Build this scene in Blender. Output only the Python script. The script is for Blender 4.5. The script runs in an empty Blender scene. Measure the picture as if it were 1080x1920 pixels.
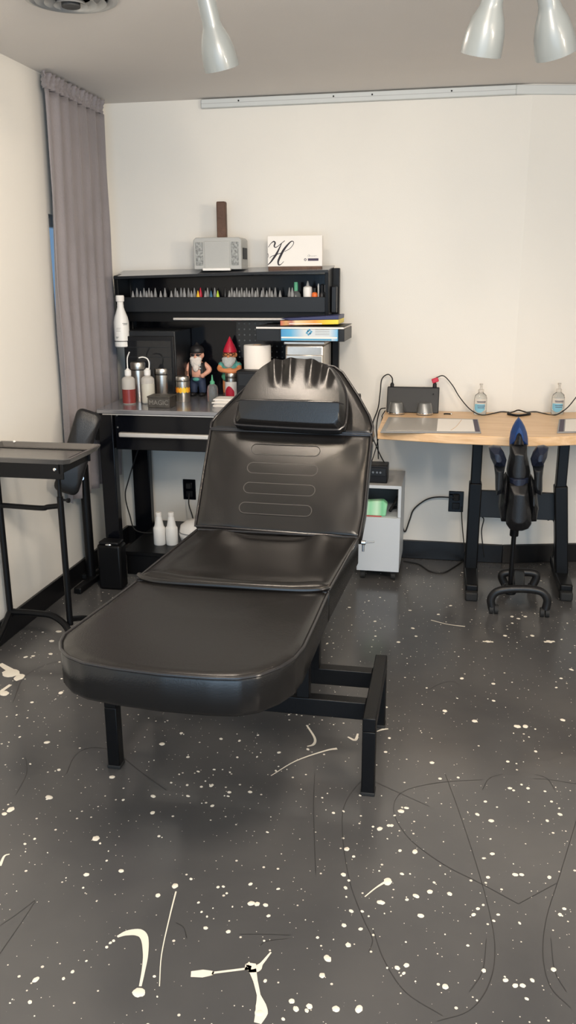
import bpy, bmesh, math, random
from math import sin, cos, pi, radians, sqrt, atan2
from mathutils import Vector, Matrix
random.seed(7)
V = Vector
scene = bpy.context.scene
COL = scene.collection

# ------------------------------------------------------------------ camera
F = 1560.0
PITCH, ROLL, YAW = radians(15.55), radians(-.3), radians(10.93)
_fw = V((-sin(YAW)*cos(PITCH), cos(YAW)*cos(PITCH), -sin(PITCH)))
_r0 = V((cos(YAW), sin(YAW), 0)); _u0 = _r0.cross(_fw)
RI = _r0*cos(ROLL)+_u0*sin(ROLL); UP = -_r0*sin(ROLL)+_u0*cos(ROLL); FW = _fw
CAM = V((0, -4.475, 1.5))
cd = bpy.data.cameras.new('camera'); cam = bpy.data.objects.new('camera', cd); COL.objects.link(cam)
cam.matrix_world = Matrix(((RI.x, UP.x, -FW.x, CAM.x), (RI.y, UP.y, -FW.y, CAM.y), (RI.z, UP.z, -FW.z, CAM.z), (0, 0, 0, 1)))
cd.sensor_width = 36; cd.lens = F/1920*36; cd.clip_start = .05
scene.camera = cam

def ray(x, y): return (x-540)/F*RI-(y-960)/F*UP+FW
def onX(x, y, k): d = ray(x, y); return CAM+d*((k-CAM.x)/d.x)
def onY(x, y, k): d = ray(x, y); return CAM+d*((k-CAM.y)/d.y)
def onZ(x, y, k): d = ray(x, y); return CAM+d*((k-CAM.z)/d.z)

# --------------------------------------------------------------- materials
def mat(name, col, rough=.5, metal=0., bump=0., bscale=60., var=0., vscale=8., spec=.5, trans=0., emit=None, estr=0., coat=0., sheen=0., ior=1.45, alpha=1.):
    m = bpy.data.materials.new(name); m.use_nodes = True
    nt = m.node_tree; b = nt.nodes['Principled BSDF']
    b.inputs['Base Color'].default_value = (*col, 1)
    b.inputs['Roughness'].default_value = rough; b.inputs['Metallic'].default_value = metal
    b.inputs['Specular IOR Level'].default_value = spec; b.inputs['IOR'].default_value = ior
    b.inputs['Transmission Weight'].default_value = trans; b.inputs['Coat Weight'].default_value = coat
    b.inputs['Sheen Weight'].default_value = sheen; b.inputs['Alpha'].default_value = alpha
    if emit: b.inputs['Emission Color'].default_value = (*emit, 1); b.inputs['Emission Strength'].default_value = estr
    tc = nt.nodes.new('ShaderNodeTexCoord')
    if bump:
        n = nt.nodes.new('ShaderNodeTexNoise'); n.inputs['Scale'].default_value = bscale; n.inputs['Detail'].default_value = 4
        nt.links.new(tc.outputs['Object'], n.inputs['Vector'])
        bp = nt.nodes.new('ShaderNodeBump'); bp.inputs['Strength'].default_value = bump; bp.inputs['Distance'].default_value = .01
        nt.links.new(n.outputs['Fac'], bp.inputs['Height']); nt.links.new(bp.outputs['Normal'], b.inputs['Normal'])
    if var:
        n = nt.nodes.new('ShaderNodeTexNoise'); n.inputs['Scale'].default_value = vscale; n.inputs['Detail'].default_value = 5
        nt.links.new(tc.outputs['Object'], n.inputs['Vector'])
        r = nt.nodes.new('ShaderNodeValToRGB')
        r.color_ramp.elements[0].position = .3; r.color_ramp.elements[1].position = .7
        r.color_ramp.elements[0].color = (*[c*(1-var) for c in col], 1); r.color_ramp.elements[1].color = (*[min(1, c*(1+var)) for c in col], 1)
        nt.links.new(n.outputs['Fac'], r.inputs['Fac']); nt.links.new(r.outputs['Color'], b.inputs['Base Color'])
    return m

M = dict(
    wall=mat('wall_paint', (.78, .75, .69), .7, bump=.05, bscale=220, var=.015, vscale=2),
    ceil=mat('ceiling_paint', (.74, .70, .66), .85, bump=.08, bscale=160, var=.02, vscale=2),
    base=mat('baseboard_black', (.006, .006, .007), .3, bump=.02),
    raceway=mat('raceway_plastic', (.60, .62, .61), .5, bump=.02),
    leather=mat('black_vinyl', (.008, .0073, .007), .26, bump=.05, bscale=240, spec=.55),
    leather2=mat('chair_vinyl', (.009, .009, .010), .38, bump=.08, bscale=200),
    piping=mat('vinyl_piping', (.016, .015, .016), .25, bump=.04, bscale=200, spec=.6),
    stitch=mat('stitch_thread', (.06, .054, .05), .5, bump=.05),
    blackm=mat('black_powder_steel', (.0045, .0045, .005), .36, spec=.25, bump=.05, bscale=300),
    blackg=mat('black_gloss_enamel', (.0035, .004, .006), .12, spec=.28, bump=.01, bscale=80),
    blackp=mat('black_plastic', (.007, .007, .008), .42, spec=.3, bump=.04, bscale=200),
    rubber=mat('black_rubber', (.014, .014, .014), .7, bump=.05),
    dgrey=mat('dark_grey_plastic', (.013, .0145, .017), .4, spec=.35, bump=.03, bscale=150),
    graym=mat('grey_worktop', (.30, .30, .32), .2, metal=.6, bump=.02, bscale=80),
    steel=mat('brushed_steel', (.60, .56, .51), .33, metal=1, bump=.02, bscale=90, var=.05, vscale=30),
    chrome=mat('chrome', (.8, .8, .8), .12, metal=1, bump=.005),
    alu=mat('aluminium_bar', (.75, .72, .68), .35, metal=.6, bump=.01),
    silver=mat('silver_paint', (.24, .245, .245), .36, metal=.7, bump=.03, bscale=200),
    whitep=mat('white_plastic', (.82, .80, .76), .38, bump=.01),
    white=mat('white_paper', (.84, .80, .75), .8, bump=.05, bscale=120),
    lamp=mat('lamp_white', (.20, .215, .212), .33, bump=.01, coat=.2),
    pinkw=mat('wood_maple', (.76, .52, .31), .4, bump=.03, bscale=60),
    cabinet=mat('cabinet_pale_grey', (.52, .56, .60), .42, bump=.02),
    cabside=mat('cabinet_side_grey', (.40, .40, .40), .45, bump=.02),
    niche=mat('cabinet_inside_grey', (.16, .17, .16), .6, bump=.03),
    curtain=mat('grey_satin_curtain', (.235, .21, .215), .55, bump=.18, bscale=90, var=.06, vscale=6, sheen=.25),
    hammerg=mat('toolbox_grey', (.42, .42, .40), .45, bump=.04, bscale=120),
    hammerp=mat('speckled_inlay', (.30, .31, .30), .5, bump=.7, bscale=110, var=.5, vscale=90),
    brown=mat('brown_leather_wrap', (.105, .055, .035), .6, bump=.25, bscale=120, var=.2, vscale=30),
    ink=mat('script_ink', (.02, .014, .022), .6, bump=.01),
    violet=mat('label_violet', (.055, .04, .075), .6, bump=.01),
    red=mat('red_paint', (.55, .02, .05), .35, bump=.03),
    redliq=mat('red_liquid', (.24, .04, .035), .25, bump=.01),
    clearp=mat('translucent_bottle', (.78, .74, .68), .3, trans=.45, bump=.01, ior=1.2),
    clear=mat('clear_plastic', (.85, .88, .88), .08, trans=.9, bump=.005, ior=1.3),
    cloudy=mat('cloudy_liquid', (.60, .57, .48), .35, bump=.01),
    skin=mat('painted_skin', (.70, .36, .26), .5, bump=.05),
    skin2=mat('painted_orange_skin', (.72, .27, .11), .5, bump=.05),
    beard=mat('painted_white_beard', (.75, .68, .62), .6, bump=.5, bscale=90),
    greyb=mat('painted_grey_beard', (.55, .56, .54), .6, bump=.5, bscale=90),
    teal=mat('painted_teal', (.10, .36, .32), .5, bump=.1),
    green=mat('painted_green', (.10, .38, .22), .5, bump=.1),
    denim=mat('painted_denim', (.03, .045, .09), .6, bump=.15, var=.2, vscale=40),
    vest=mat('painted_black_vest', (.018, .017, .018), .45, bump=.15),
    orange=mat('orange_plastic', (.80, .16, .03), .4, bump=.02),
    yellow=mat('yellow_print', (.85, .50, .03), .4, bump=.02),
    lime=mat('lime_plastic', (.45, .62, .04), .4, bump=.02),
    navy=mat('navy_print', (.03, .035, .11), .4, bump=.02),
    blue=mat('blue_vinyl', (.012, .045, .16), .35, bump=.08, bscale=200),
    armb=mat('armrest_pad_blue_black', (.012, .016, .032), .35, bump=.08, bscale=200),
    cap=mat('grey_cap', (.25, .25, .25), .4, bump=.02),
    paint=mat('splashed_cream_paint', (.80, .74, .63), .45, bump=.1, bscale=60),
    scuff=mat('dark_scuff', (.030, .029, .029), .5, bump=.02),
    label2=mat('label_pale_blue', (.20, .46, .60), .5, bump=.01),
    label=mat('label_blue', (.08, .34, .55), .5, bump=.01),
    magic=mat('weathered_bronze_box', (.055, .047, .038), .5, bump=.3, bscale=60, var=.25, vscale=30),
    magict=mat('worn_letter', (.20, .185, .16), .5, bump=.1),
    ventg=mat('vent_grey_metal', (.42, .42, .41), .4, metal=.3, bump=.02),
    ventd=mat('vent_dark', (.05, .05, .05), .7, bump=.02),
    tray=mat('tray_black_steel', (.14, .132, .125), .22, metal=.45, bump=.02, bscale=120),
    glassd=mat('dark_glass', (.012, .013, .015), .06, bump=.003),
    outside=mat('window_glass', (.9, .95, 1.), .02, trans=1., bump=.001),
    bulb=mat('lamp_bulb', (1, .9, .75), .4, emit=(1, .82, .6), estr=4),
)

# wood grain for the desk
def wood():
    m = M['pinkw']; nt = m.node_tree; b = nt.nodes['Principled BSDF']; tc = nt.nodes['Texture Coordinate']
    mp = nt.nodes.new('ShaderNodeMapping'); mp.inputs['Scale'].default_value = (1.2, 18, 18); nt.links.new(tc.outputs['Object'], mp.inputs['Vector'])
    n = nt.nodes.new('ShaderNodeTexNoise'); n.inputs['Scale'].default_value = 3; n.inputs['Detail'].default_value = 6; n.inputs['Distortion'].default_value = .6
    nt.links.new(mp.outputs['Vector'], n.inputs['Vector'])
    r = nt.nodes.new('ShaderNodeValToRGB'); e = r.color_ramp.elements
    e[0].position = .3; e[0].color = (.62, .38, .19, 1); e[1].position = .7; e[1].color = (.80, .56, .34, 1)
    nt.links.new(n.outputs['Fac'], r.inputs['Fac']); nt.links.new(r.outputs['Color'], b.inputs['Base Color'])
wood()

def floor_mat():
    m = bpy.data.materials.new('grey_epoxy_floor'); m.use_nodes = True; nt = m.node_tree; b = nt.nodes['Principled BSDF']
    tc = nt.nodes.new('ShaderNodeTexCoord'); L = nt.links.new
    n = nt.nodes.new('ShaderNodeTexNoise'); n.inputs['Scale'].default_value = 1.6; n.inputs['Detail'].default_value = 7; n.inputs['Distortion'].default_value = .4
    L(tc.outputs['Object'], n.inputs['Vector'])
    r = nt.nodes.new('ShaderNodeValToRGB'); e = r.color_ramp.elements
    e[0].position = .3; e[0].color = (.060, .060, .062, 1); e[1].position = .75; e[1].color = (.105, .101, .098, 1)
    L(n.outputs['Fac'], r.inputs['Fac'])
    # tiny specks of paint
    last = r.outputs['Color']
    for sc, th, off in ((26, .10, 0), (55, .09, 3.3)):
        mp = nt.nodes.new('ShaderNodeMapping'); mp.inputs['Location'].default_value = (off, off*1.7, 0); L(tc.outputs['Object'], mp.inputs['Vector'])
        v = nt.nodes.new('ShaderNodeTexVoronoi'); v.inputs['Scale'].default_value = sc; v.voronoi_dimensions = '2D'; L(mp.outputs['Vector'], v.inputs['Vector'])
        sep = nt.nodes.new('ShaderNodeSeparateColor'); L(v.outputs['Color'], sep.inputs['Color'])
        pick = nt.nodes.new('ShaderNodeMath'); pick.operation = 'MULTIPLY_ADD'; L(sep.outputs[0], pick.inputs[0]); pick.inputs[1].default_value = .55; pick.inputs[2].default_value = -.55+th
        lt = nt.nodes.new('ShaderNodeMath'); lt.operation = 'LESS_THAN'; L(v.outputs['Distance'], lt.inputs[0]); L(pick.outputs[0], lt.inputs[1])
        mx = nt.nodes.new('ShaderNodeMix'); mx.data_type = 'RGBA'; L(lt.outputs[0], mx.inputs['Factor']); L(last, mx.inputs['A']); mx.inputs['B'].default_value = (.70, .65, .56, 1)
        last = mx.outputs['Result']
    L(last, b.inputs['Base Color'])
    n2 = nt.nodes.new('ShaderNodeTexNoise'); n2.inputs['Scale'].default_value = 3.2; n2.inputs['Detail'].default_value = 6; L(tc.outputs['Object'], n2.inputs['Vector'])
    mr = nt.nodes.new('ShaderNodeMapRange'); L(n2.outputs['Fac'], mr.inputs[0]); mr.inputs[1].default_value = .3; mr.inputs[2].default_value = .7; mr.inputs[3].default_value = .13; mr.inputs[4].default_value = .26
    L(mr.outputs[0], b.inputs['Roughness'])
    b.inputs['Specular IOR Level'].default_value = .5
    n3 = nt.nodes.new('ShaderNodeTexNoise'); n3.inputs['Scale'].default_value = 14; n3.inputs['Detail'].default_value = 3; L(tc.outputs['Object'], n3.inputs['Vector'])
    bp = nt.nodes.new('ShaderNodeBump'); bp.inputs['Strength'].default_value = .06; bp.inputs['Distance'].default_value = .01; L(n3.outputs['Fac'], bp.inputs['Height']); L(bp.outputs['Normal'], b.inputs['Normal'])
    return m

def banded(name, stops, axis='X', rough=.45, interp='LINEAR'):
    """printed bands along one generated axis"""
    m = bpy.data.materials.new(name); m.use_nodes = True; nt = m.node_tree; b = nt.nodes['Principled BSDF']; b.inputs['Roughness'].default_value = rough
    tc = nt.nodes.new('ShaderNodeTexCoord'); s = nt.nodes.new('ShaderNodeSeparateXYZ'); nt.links.new(tc.outputs['Generated'], s.inputs[0])
    r = nt.nodes.new('ShaderNodeValToRGB'); r.color_ramp.interpolation = interp; e = r.color_ramp.elements
    while len(e) < len(stops): e.new(.5)
    for i, (p, c) in enumerate(stops): e[i].position = p; e[i].color = (*c, 1)
    nt.links.new(s.outputs[axis], r.inputs['Fac']); nt.links.new(r.outputs['Color'], b.inputs['Base Color'])
    return m
M['floor'] = floor_mat()
M['bluebox'] = banded('blue_carton_print', [(0, (.06, .28, .55)), (.18, (.10, .40, .66)), (.42, (.62, .66, .68)), (.85, (.62, .68, .72)), (1, (.15, .45, .72))])
M['flame'] = banded('flame_band_print', [(0, (.75, .16, .02)), (.45, (.85, .42, .02)), (.75, (.9, .65, .05)), (1, (.8, .3, .02))], 'X')
M['spine'] = banded('box_spine_print', [(0, (.55, .12, .08)), (.1, (.60, .33, .12)), (.2, (.45, .16, .14)), (.27, (.80, .62, .35)), (.6, (.75, .32, .05)), (.8, (.85, .60, .03)), (1, (.88, .70, .06))])
M['pastel'] = banded('snack_pack_print', [(0, (.7, .7, .66)), (.35, (.25, .62, .36)), (.6, (.5, .75, .55)), (.8, (.15, .5, .25)), (1, (.3, .65, .4))])

# ---------------------------------------------------------------- geometry
def spline(pts, n=8):
    P = [V(p) for p in pts]
    if len(P) < 3: return P
    out = []
    for i in range(len(P)-1):
        p0 = P[i-1] if i else P[0]*2-P[1]; p1, p2 = P[i], P[i+1]; p3 = P[i+2] if i+2 < len(P) else P[-1]*2-P[-2]
        for k in range(n):
            t = k/n; out.append(.5*((2*p1)+(p2-p0)*t+(2*p0-5*p1+4*p2-p3)*t*t+(3*p1-p0-3*p2+p3)*t**3))
    out.append(P[-1]); return out

class MB:
    def __init__(s): s.bm = bmesh.new()
    def face(s, vs):
        try: s.bm.faces.new(vs)
        except ValueError: pass
    def rings(s, rr, closed=True, cap0=True, cap1=True):
        vv = [[s.bm.verts.new(p) for p in r] for r in rr]
        for a, b in zip(vv, vv[1:]):
            n = len(a)
            for i in range(n if closed else n-1):
                j = (i+1) % n; s.face((a[i], a[j], b[j], b[i]))
        if closed and cap0: s.face(vv[0][::-1])
        if closed and cap1: s.face(vv[-1])
        return vv
    def box(s, x0, x1, y0, y1, z0, z1):
        return s.obox(V(((x0+x1)/2, (y0+y1)/2, (z0+z1)/2)), V((abs(x1-x0)/2, 0, 0)), V((0, abs(y1-y0)/2, 0)), V((0, 0, abs(z1-z0)/2)))
    def obox(s, c, a, b, d):
        c, a, b, d = V(c), V(a), V(b), V(d)
        s.rings([[c-a-b-d, c+a-b-d, c+a+b-d, c-a+b-d], [c-a-b+d, c+a-b+d, c+a+b+d, c-a+b+d]]); return s
    def beam(s, p0, p1, w, h, up=(0, 0, 1)):
        p0, p1 = V(p0), V(p1); d = p1-p0; l = d.length; d.normalize(); u = V(up); sd = d.cross(u)
        if sd.length < 1e-4: sd = d.cross(V((0, 1, 0)))
        sd.normalize(); u = sd.cross(d)
        return s.obox((p0+p1)/2, d*l/2, sd*w/2, u*h/2)
    def lathe(s, prof, o=(0, 0, 0), axis=(0, 0, 1), n=28, sx=1., sy=1.):
        o = V(o); q = V((0, 0, 1)).rotation_difference(V(axis).normalized())
        s.rings([[o+q @ V((r*cos(2*pi*i/n)*sx, r*sin(2*pi*i/n)*sy, z)) for i in range(n)] for r, z in [(max(r, 1e-4), z) for r, z in prof]]); return s
    def cyl(s, p0, p1, r0, r1=None, n=20):
        p0, p1 = V(p0), V(p1); return s.lathe([(r0, 0), (r0 if r1 is None else r1, (p1-p0).length)], p0, p1-p0, n)
    def tube(s, pts, r, n=8, sm=6, closed=False):
        P = spline(pts, sm) if sm else [V(p) for p in pts]
        if closed: P = P[:-1] if (P[0]-P[-1]).length < 1e-6 else P
        R = r if callable(r) else (lambda t: r)
        k = len(P); rr = []; up = None
        for i, p in enumerate(P):
            t = (P[(i+1) % k]-P[i-1]) if closed else (P[min(i+1, k-1)]-P[max(i-1, 0)])
            t.normalize()
            if up is None:
                up = V((0, 0, 1)) if abs(t.z) < .9 else V((1, 0, 0))
            a = t.cross(up)
            if a.length < 1e-5: a = t.orthogonal()
            a.normalize(); b = a.cross(t).normalized(); up = b
            rad = R(i/(k-1)); rr.append([p+a*cos(2*pi*j/n)*rad+b*sin(2*pi*j/n)*rad for j in range(n)])
        if closed: rr.append([v.copy() for v in rr[0]])
        s.rings(rr, cap0=not closed, cap1=not closed); return s
    def prism(s, pts, d):
        d = V(d); P = [V(p) for p in pts]; s.rings([P, [p+d for p in P]]); return s
    def ball(s, c, r, sx=1, sy=1, sz=1, n=20, m=12):
        c = V(c); s.rings([[c+V((r*sx*sin(pi*k/m)*cos(2*pi*i/n), r*sy*sin(pi*k/m)*sin(2*pi*i/n), -r*sz*cos(pi*k/m))) for i in range(n)] for k in [.03]+list(range(1, m))+[m-.03]]); return s
    def cushion(s, outline, o, ex, ey, ez, th, rad=.015, dome=.01, disp=None, rings=14):
        """soft slab; outline in (u,v); top at ez=0"""
        o, ex, ey, ez = V(o), V(ex), V(ey), V(ez); cx = sum(p[0] for p in outline)/len(outline); cy = sum(p[1] for p in outline)/len(outline)
        hw = max(abs(p[0]-cx) for p in outline)
        def ring(ins, z, f):
            k = 1-ins/hw; out = []
            for u, v in outline:
                uu, vv = cx+(u-cx)*k, cy+(v-cy)*k
                zz = z+(disp(uu, vv)*f if disp else 0); out.append(o+ex*uu+ey*vv+ez*zz)
            return out
        rr = [ring(hw*.98, -th, 0), ring(rad, -th, 0), ring(rad*.3, -th+rad*.3, 0), ring(0, -th+rad, 0), ring(0, -rad-.0, 0), ring(rad*.3, -rad*.3, .3), ring(rad, 0, .6)]
        for i in range(1, rings+1):
            t = i/rings; rr.append(ring(rad+(hw-rad)*t*.985, dome*(1-(1-t)**2.2), 1))
        s.rings(rr); return s
    def build(s, name, m, parent=None, bevel=0., angle=35, seg=2, solid=0., loc=None, sub=0):
        bmesh.ops.recalc_face_normals(s.bm, faces=s.bm.faces)
        me = bpy.data.meshes.new(name)
        if loc is not None: off = V(loc)
        elif parent is not None: off = wloc(parent)
        else:
            xs = [v.co for v in s.bm.verts]; off = V(((min(p.x for p in xs)+max(p.x for p in xs))/2, (min(p.y for p in xs)+max(p.y for p in xs))/2, min(p.z for p in xs)))
        for v in s.bm.verts: v.co -= off
        s.bm.to_mesh(me); s.bm.free()
        for p in me.polygons: p.use_smooth = True
        me.set_sharp_from_angle(angle=radians(angle))
        me.materials.append(m)
        ob = bpy.data.objects.new(name, me); COL.objects.link(ob)
        if parent is not None: ob.parent = parent
        else: ob.location = off
        if solid: md = ob.modifiers.new('solid', 'SOLIDIFY'); md.thickness = solid; md.offset = 0
        if bevel: md = ob.modifiers.new('bevel', 'BEVEL'); md.width = bevel; md.segments = seg; md.limit_method = 'ANGLE'; md.angle_limit = radians(40); md.harden_normals = False
        if sub: md = ob.modifiers.new('sub', 'SUBSURF'); md.levels = md.render_levels = sub
        return ob
    def fuse(s, name, m, parent=None, voxel=.004, smooth=6, loc=None):
        ob = s.build(name, m, parent, loc=loc)
        r = ob.modifiers.new('fuse', 'REMESH'); r.mode = 'VOXEL'; r.voxel_size = voxel; r.use_smooth_shade = True
        sm = ob.modifiers.new('soft', 'SMOOTH'); sm.iterations = smooth; sm.factor = .5
        dg = bpy.context.evaluated_depsgraph_get(); me = bpy.data.meshes.new_from_object(ob.evaluated_get(dg)); me.name = name
        ob.modifiers.clear(); ob.data = me
        for p in me.polygons: p.use_smooth = True
        if not me.materials: me.materials.append(m)
        return ob

def wloc(o):
    p = V(o.location)
    while o.parent is not None: o = o.parent; p += V(o.location)
    return p
def tag(o, label, cat, group=None, kind=None):
    o['label'] = label; o['category'] = cat
    if group: o['group'] = group
    if kind: o['kind'] = kind
    return o
def thing(name, label, cat, loc, group=None):
    o = bpy.data.objects.new(name, None); COL.objects.link(o); o.location = loc; o.empty_display_size = .05
    return tag(o, label, cat, group)
def struct(o): o['kind'] = 'structure'; return o
def copytree(o, loc=None, parent=None):
    c = o.copy(); COL.objects.link(c)
    if parent is not None: c.parent = parent
    if loc is not None: c.location = loc
    for ch in [k for k in bpy.data.objects if k.parent == o]: copytree(ch, None, c)
    return c
def rrect(w, h, r, n=6, x0=0, y0=0):
    out = []
    for cx, cy, a in ((w/2-r, h/2-r, 0), (-w/2+r, h/2-r, 90), (-w/2+r, -h/2+r, 180), (w/2-r, -h/2+r, 270)):
        for k in range(n+1): t = radians(a+90*k/n); out.append((x0+cx+r*cos(t), y0+cy+r*sin(t)))
    return out
def resample(pts, n, closed=True):
    P = [V((p[0], p[1], 0)) for p in pts]; 
    if closed: P.append(P[0].copy())
    d = [0]
    for a, b in zip(P, P[1:]): d.append(d[-1]+(b-a).length)
    out = []; j = 0
    for i in range(n):
        t = d[-1]*i/n
        while d[j+1] < t: j += 1
        f = (t-d[j])/max(d[j+1]-d[j], 1e-9); q = P[j].lerp(P[j+1], f); out.append((q.x, q.y))
    return out

# ---------------------------------------------------------------- the room
XL, ZC, YF, XR = -1.84, 2.39, -6.6, 2.6
SX = .33; WA = radians(14)                       # the back wall turns slightly away here
WE = V((XR, (XR-SX)*math.tan(WA), 0))
def wingy(x): return max(0, (x-SX)*math.tan(WA))
b = MB(); b.prism([(XL-.2, YF, -.1), (XR+.2, YF, -.1), (XR+.2, 1.2, -.1), (XL-.2, 1.2, -.1)], (0, 0, .1)); floor = struct(b.build('floor', M['floor'], loc=(0, 0, 0)))
b = MB(); b.prism([(XL-.2, YF, ZC), (XR+.2, YF, ZC), (XR+.2, 1.2, ZC), (XL-.2, 1.2, ZC)], (0, 0, .1)); struct(b.build('ceiling', M['ceil']))
b = MB(); b.box(XL-.14, SX, 0, .12, 0, ZC); struct(b.build('wall_back', M['wall']))
b = MB(); b.prism([(SX, 0, 0), (WE.x, WE.y, 0), (WE.x, WE.y+.14, 0), (SX, .12, 0)], (0, 0, ZC)); struct(b.build('wall_right', M['wall']))
b = MB(); b.box(XR, XR+.12, YF, WE.y, 0, ZC); struct(b.build('wall_side', M['wall']))
WY0, WY1, WZ0, WZ1 = -.712, -.14, .80, 1.80      # window opening in the left wall
b = MB()
b.box(XL-.14, XL, YF, WY0, 0, ZC); b.box(XL-.14, XL, WY1, 0, 0, ZC); b.box(XL-.14, XL, WY0, WY1, 0, WZ0); b.box(XL-.14, XL, WY0, WY1, WZ1, ZC)
struct(b.build('wall_left', M['wall']))
b = MB(); x0, x1 = XL-.10, XL-.05
for a in ((WY0, WY0+.05, WZ0, WZ1), (WY1-.05, WY1, WZ0, WZ1), (WY0, WY1, WZ0, WZ0+.05), (WY0, WY1, WZ1-.05, WZ1), (WY0, WY1, 1.29, 1.33)): b.box(x0, x1, *a)
win = struct(b.build('window_1', M['whitep']))
b = MB(); b.box(XL-.08, XL-.072, WY0+.02, WY1-.02, WZ0+.02, WZ1-.02); b.build('pane', M['outside'], win)
b = MB(); b.box(XL, XL+.014, YF, 0, 0, .105); struct(b.build('baseboard_left', M['base'], bevel=.003))
b = MB(); b.box(XL, SX, -.014, 0, 0, .105); struct(b.build('baseboard_back', M['base'], bevel=.003))
dw = V((cos(WA), sin(WA), 0)); nw = V((sin(WA), -cos(WA), 0))
b = MB(); b.prism([(SX, -.014, 0), V((SX, 0, 0))+dw*2.3+nw*.014, V((SX, 0, 0))+dw*2.3, (SX, 0, 0)], (0, 0, .105)); struct(b.build('baseboard_right', M['base'], bevel=.003))
# cable raceway under the ceiling
b = MB(); b.box(-1.297, .25, -.03, 0, 2.343, 2.385); b.prism([(.25, -.03, 2.343), V((SX, -.005, 2.343))+dw*2.2+nw*.03, V((SX, -.005, 2.343))+dw*2.2, (.25, 0, 2.343)], (0, 0, .042))
tr = struct(b.build('trim_1', M['raceway'], bevel=.004))
b = MB(); b.box(-1.297, .25, -.0305, -.03, 2.3625, 2.3645); b.build('raceway_seam', M['cabside'], tr)
b = MB()
for x in (-1.1, -.62, -.43, -.05): b.lathe([(.004, 0), (.004, .003)], (x, -.03, 2.37), (0, -1, 0), 10)
b.build('raceway_screw', M['blackp'], tr)

# paint splashed over the floor, and dark scuffs
def splat(b, c, r, asp=1., ang=0., z=.0012):
    n = 14 if r > .004 else 9; ca, sa = cos(ang), sin(ang)
    o = []; ph = random.random()*6
    for i in range(n):
        t = 2*pi*i/n; k = r*(1+.07*sin(2*t+ph)+.05*sin(5*t+2*ph)+random.uniform(-.07, .07)); u, v = k*cos(t)*asp, k*sin(t); o.append((c.x+u*ca-v*sa, c.y+u*sa+v*ca, 0))
    vs = [b.bm.verts.new((x, y, .0002)) for x, y, _ in o]; vi = [b.bm.verts.new((c.x+(x-c.x)*.8, c.y+(y-c.y)*.8, z)) for x, y, _ in o]
    for i in range(n): j = (i+1) % n; b.face((vs[i], vs[j], vi[j], vi[i]))
    b.face(vi)
def stroke(b, pts, z=.001):
    """pts: px x, y, half width in metres"""
    P = [onZ(x, y, 0) for x, y, w in pts]; W = [w for *_, w in pts]
    S = spline(P, 5); k = len(S); prev = None
    for i, p in enumerate(S):
        t = S[min(i+1, k-1)]-S[max(i-1, 0)]; t.z = 0; t.normalize(); q = V((-t.y, t.x, 0))
        f = i/5; a = min(int(f), len(W)-1); w = W[a]+(W[min(a+1, len(W)-1)]-W[a])*(f-a)
        cur = (b.bm.verts.new(V((p.x, p.y, z))+q*w), b.bm.verts.new(V((p.x, p.y, z))-q*w))
        if prev: b.face((prev[0], prev[1], cur[1], cur[0]))
        prev = cur
big = [(20, 1262, 24), (36, 1270, 14), (8, 1300, 14), (110, 1184, 8), (97, 1202, 7), (95, 1226, 6), (62, 1230, 5), (48, 1232, 5), (88, 1392, 7), (114, 1299, 6), (60, 1317, 4), (92, 1495, 8), (20, 1518, 9), (8, 1526, 6), (180, 1572, 10), (286, 1524, 7), (210, 1457, 7), (287, 1493, 6), (304, 1395, 8), (231, 1500, 4), (65, 1573, 4), (227, 1633, 7), (162, 1640, 7), (200, 1614, 3), (328, 1661, 9), (296, 1679, 7), (298, 1568, 4), (471, 1694, 9), (482, 1695, 7), (498, 1697, 6), (428, 1747, 6), (523, 1411, 5), (445, 1420, 4), (351, 1472, 4), (469, 1485, 5), (398, 1511, 5), (449, 1389, 4), (336, 1452, 3), (260, 1861, 13), (487, 1900, 12), (56, 1879, 5), (136, 1822, 5), (119, 1835, 4), (162, 1802, 3), (531, 1911, 5),
       (752, 1521, 9), (762, 1515, 5), (712, 1554, 7), (734, 1548, 5), (650, 1592, 7), (663, 1606, 4), (750, 1595, 5), (778, 1597, 7), (644, 1640, 7), (654, 1651, 4), (727, 1653, 11), (714, 1692, 8), (780, 1680, 7), (806, 1672, 7), (843, 1676, 7), (763, 1687, 4), (679, 1709, 4), (789, 1717, 8), (645, 1735, 6), (676, 1742, 5), (653, 1772, 8), (614, 1797, 9), (604, 1829, 8), (745, 1815, 6), (762, 1810, 7), (757, 1825, 4), (835, 1850, 8), (547, 1877, 7), (555, 1892, 7), (580, 1887, 8), (575, 1895, 6), (630, 1892, 9), (673, 1892, 9), (726, 1815, 3), (825, 1460, 5), (859, 1458, 4), (810, 1430, 6), (834, 1333, 6), (925, 1282, 5), (774, 1178, 5), (780, 1193, 4), (747, 1204, 5), (822, 1152, 4), (703, 1165, 4), (704, 1193, 3), (655, 1139, 4), (866, 1272, 5), (800, 1290, 3), (724, 1326, 4), (730, 1384, 4), (723, 1410, 5),
       (1052, 1272, 4), (952, 1428, 5), (956, 1478, 5), (910, 1503, 4), (895, 1527, 5), (921, 1539, 6), (923, 1601, 5), (915, 1645, 5), (966, 1640, 6), (888, 1715, 5), (896, 1704, 5), (906, 1697, 4), (934, 1715, 4), (907, 1820, 6), (948, 1838, 6), (966, 1848, 6), (980, 1848, 6), (998, 1838, 6), (1038, 1818, 6), (978, 1640, 6), (1030, 1645, 5), (1050, 1715, 5), (1058, 1704, 5), (1050, 1527, 5), (1026, 1539, 5), (990, 1478, 5), (1034, 1503, 4), (970, 1362, 9), (985, 1362, 7), (890, 1352, 7), (1055, 1350, 6), (915, 1203, 7), (1030, 1203, 7), (947, 1192, 5), (998, 1192, 5), (972, 1160, 5), (960, 1156, 5), (985, 1156, 5)]
b = MB()
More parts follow.
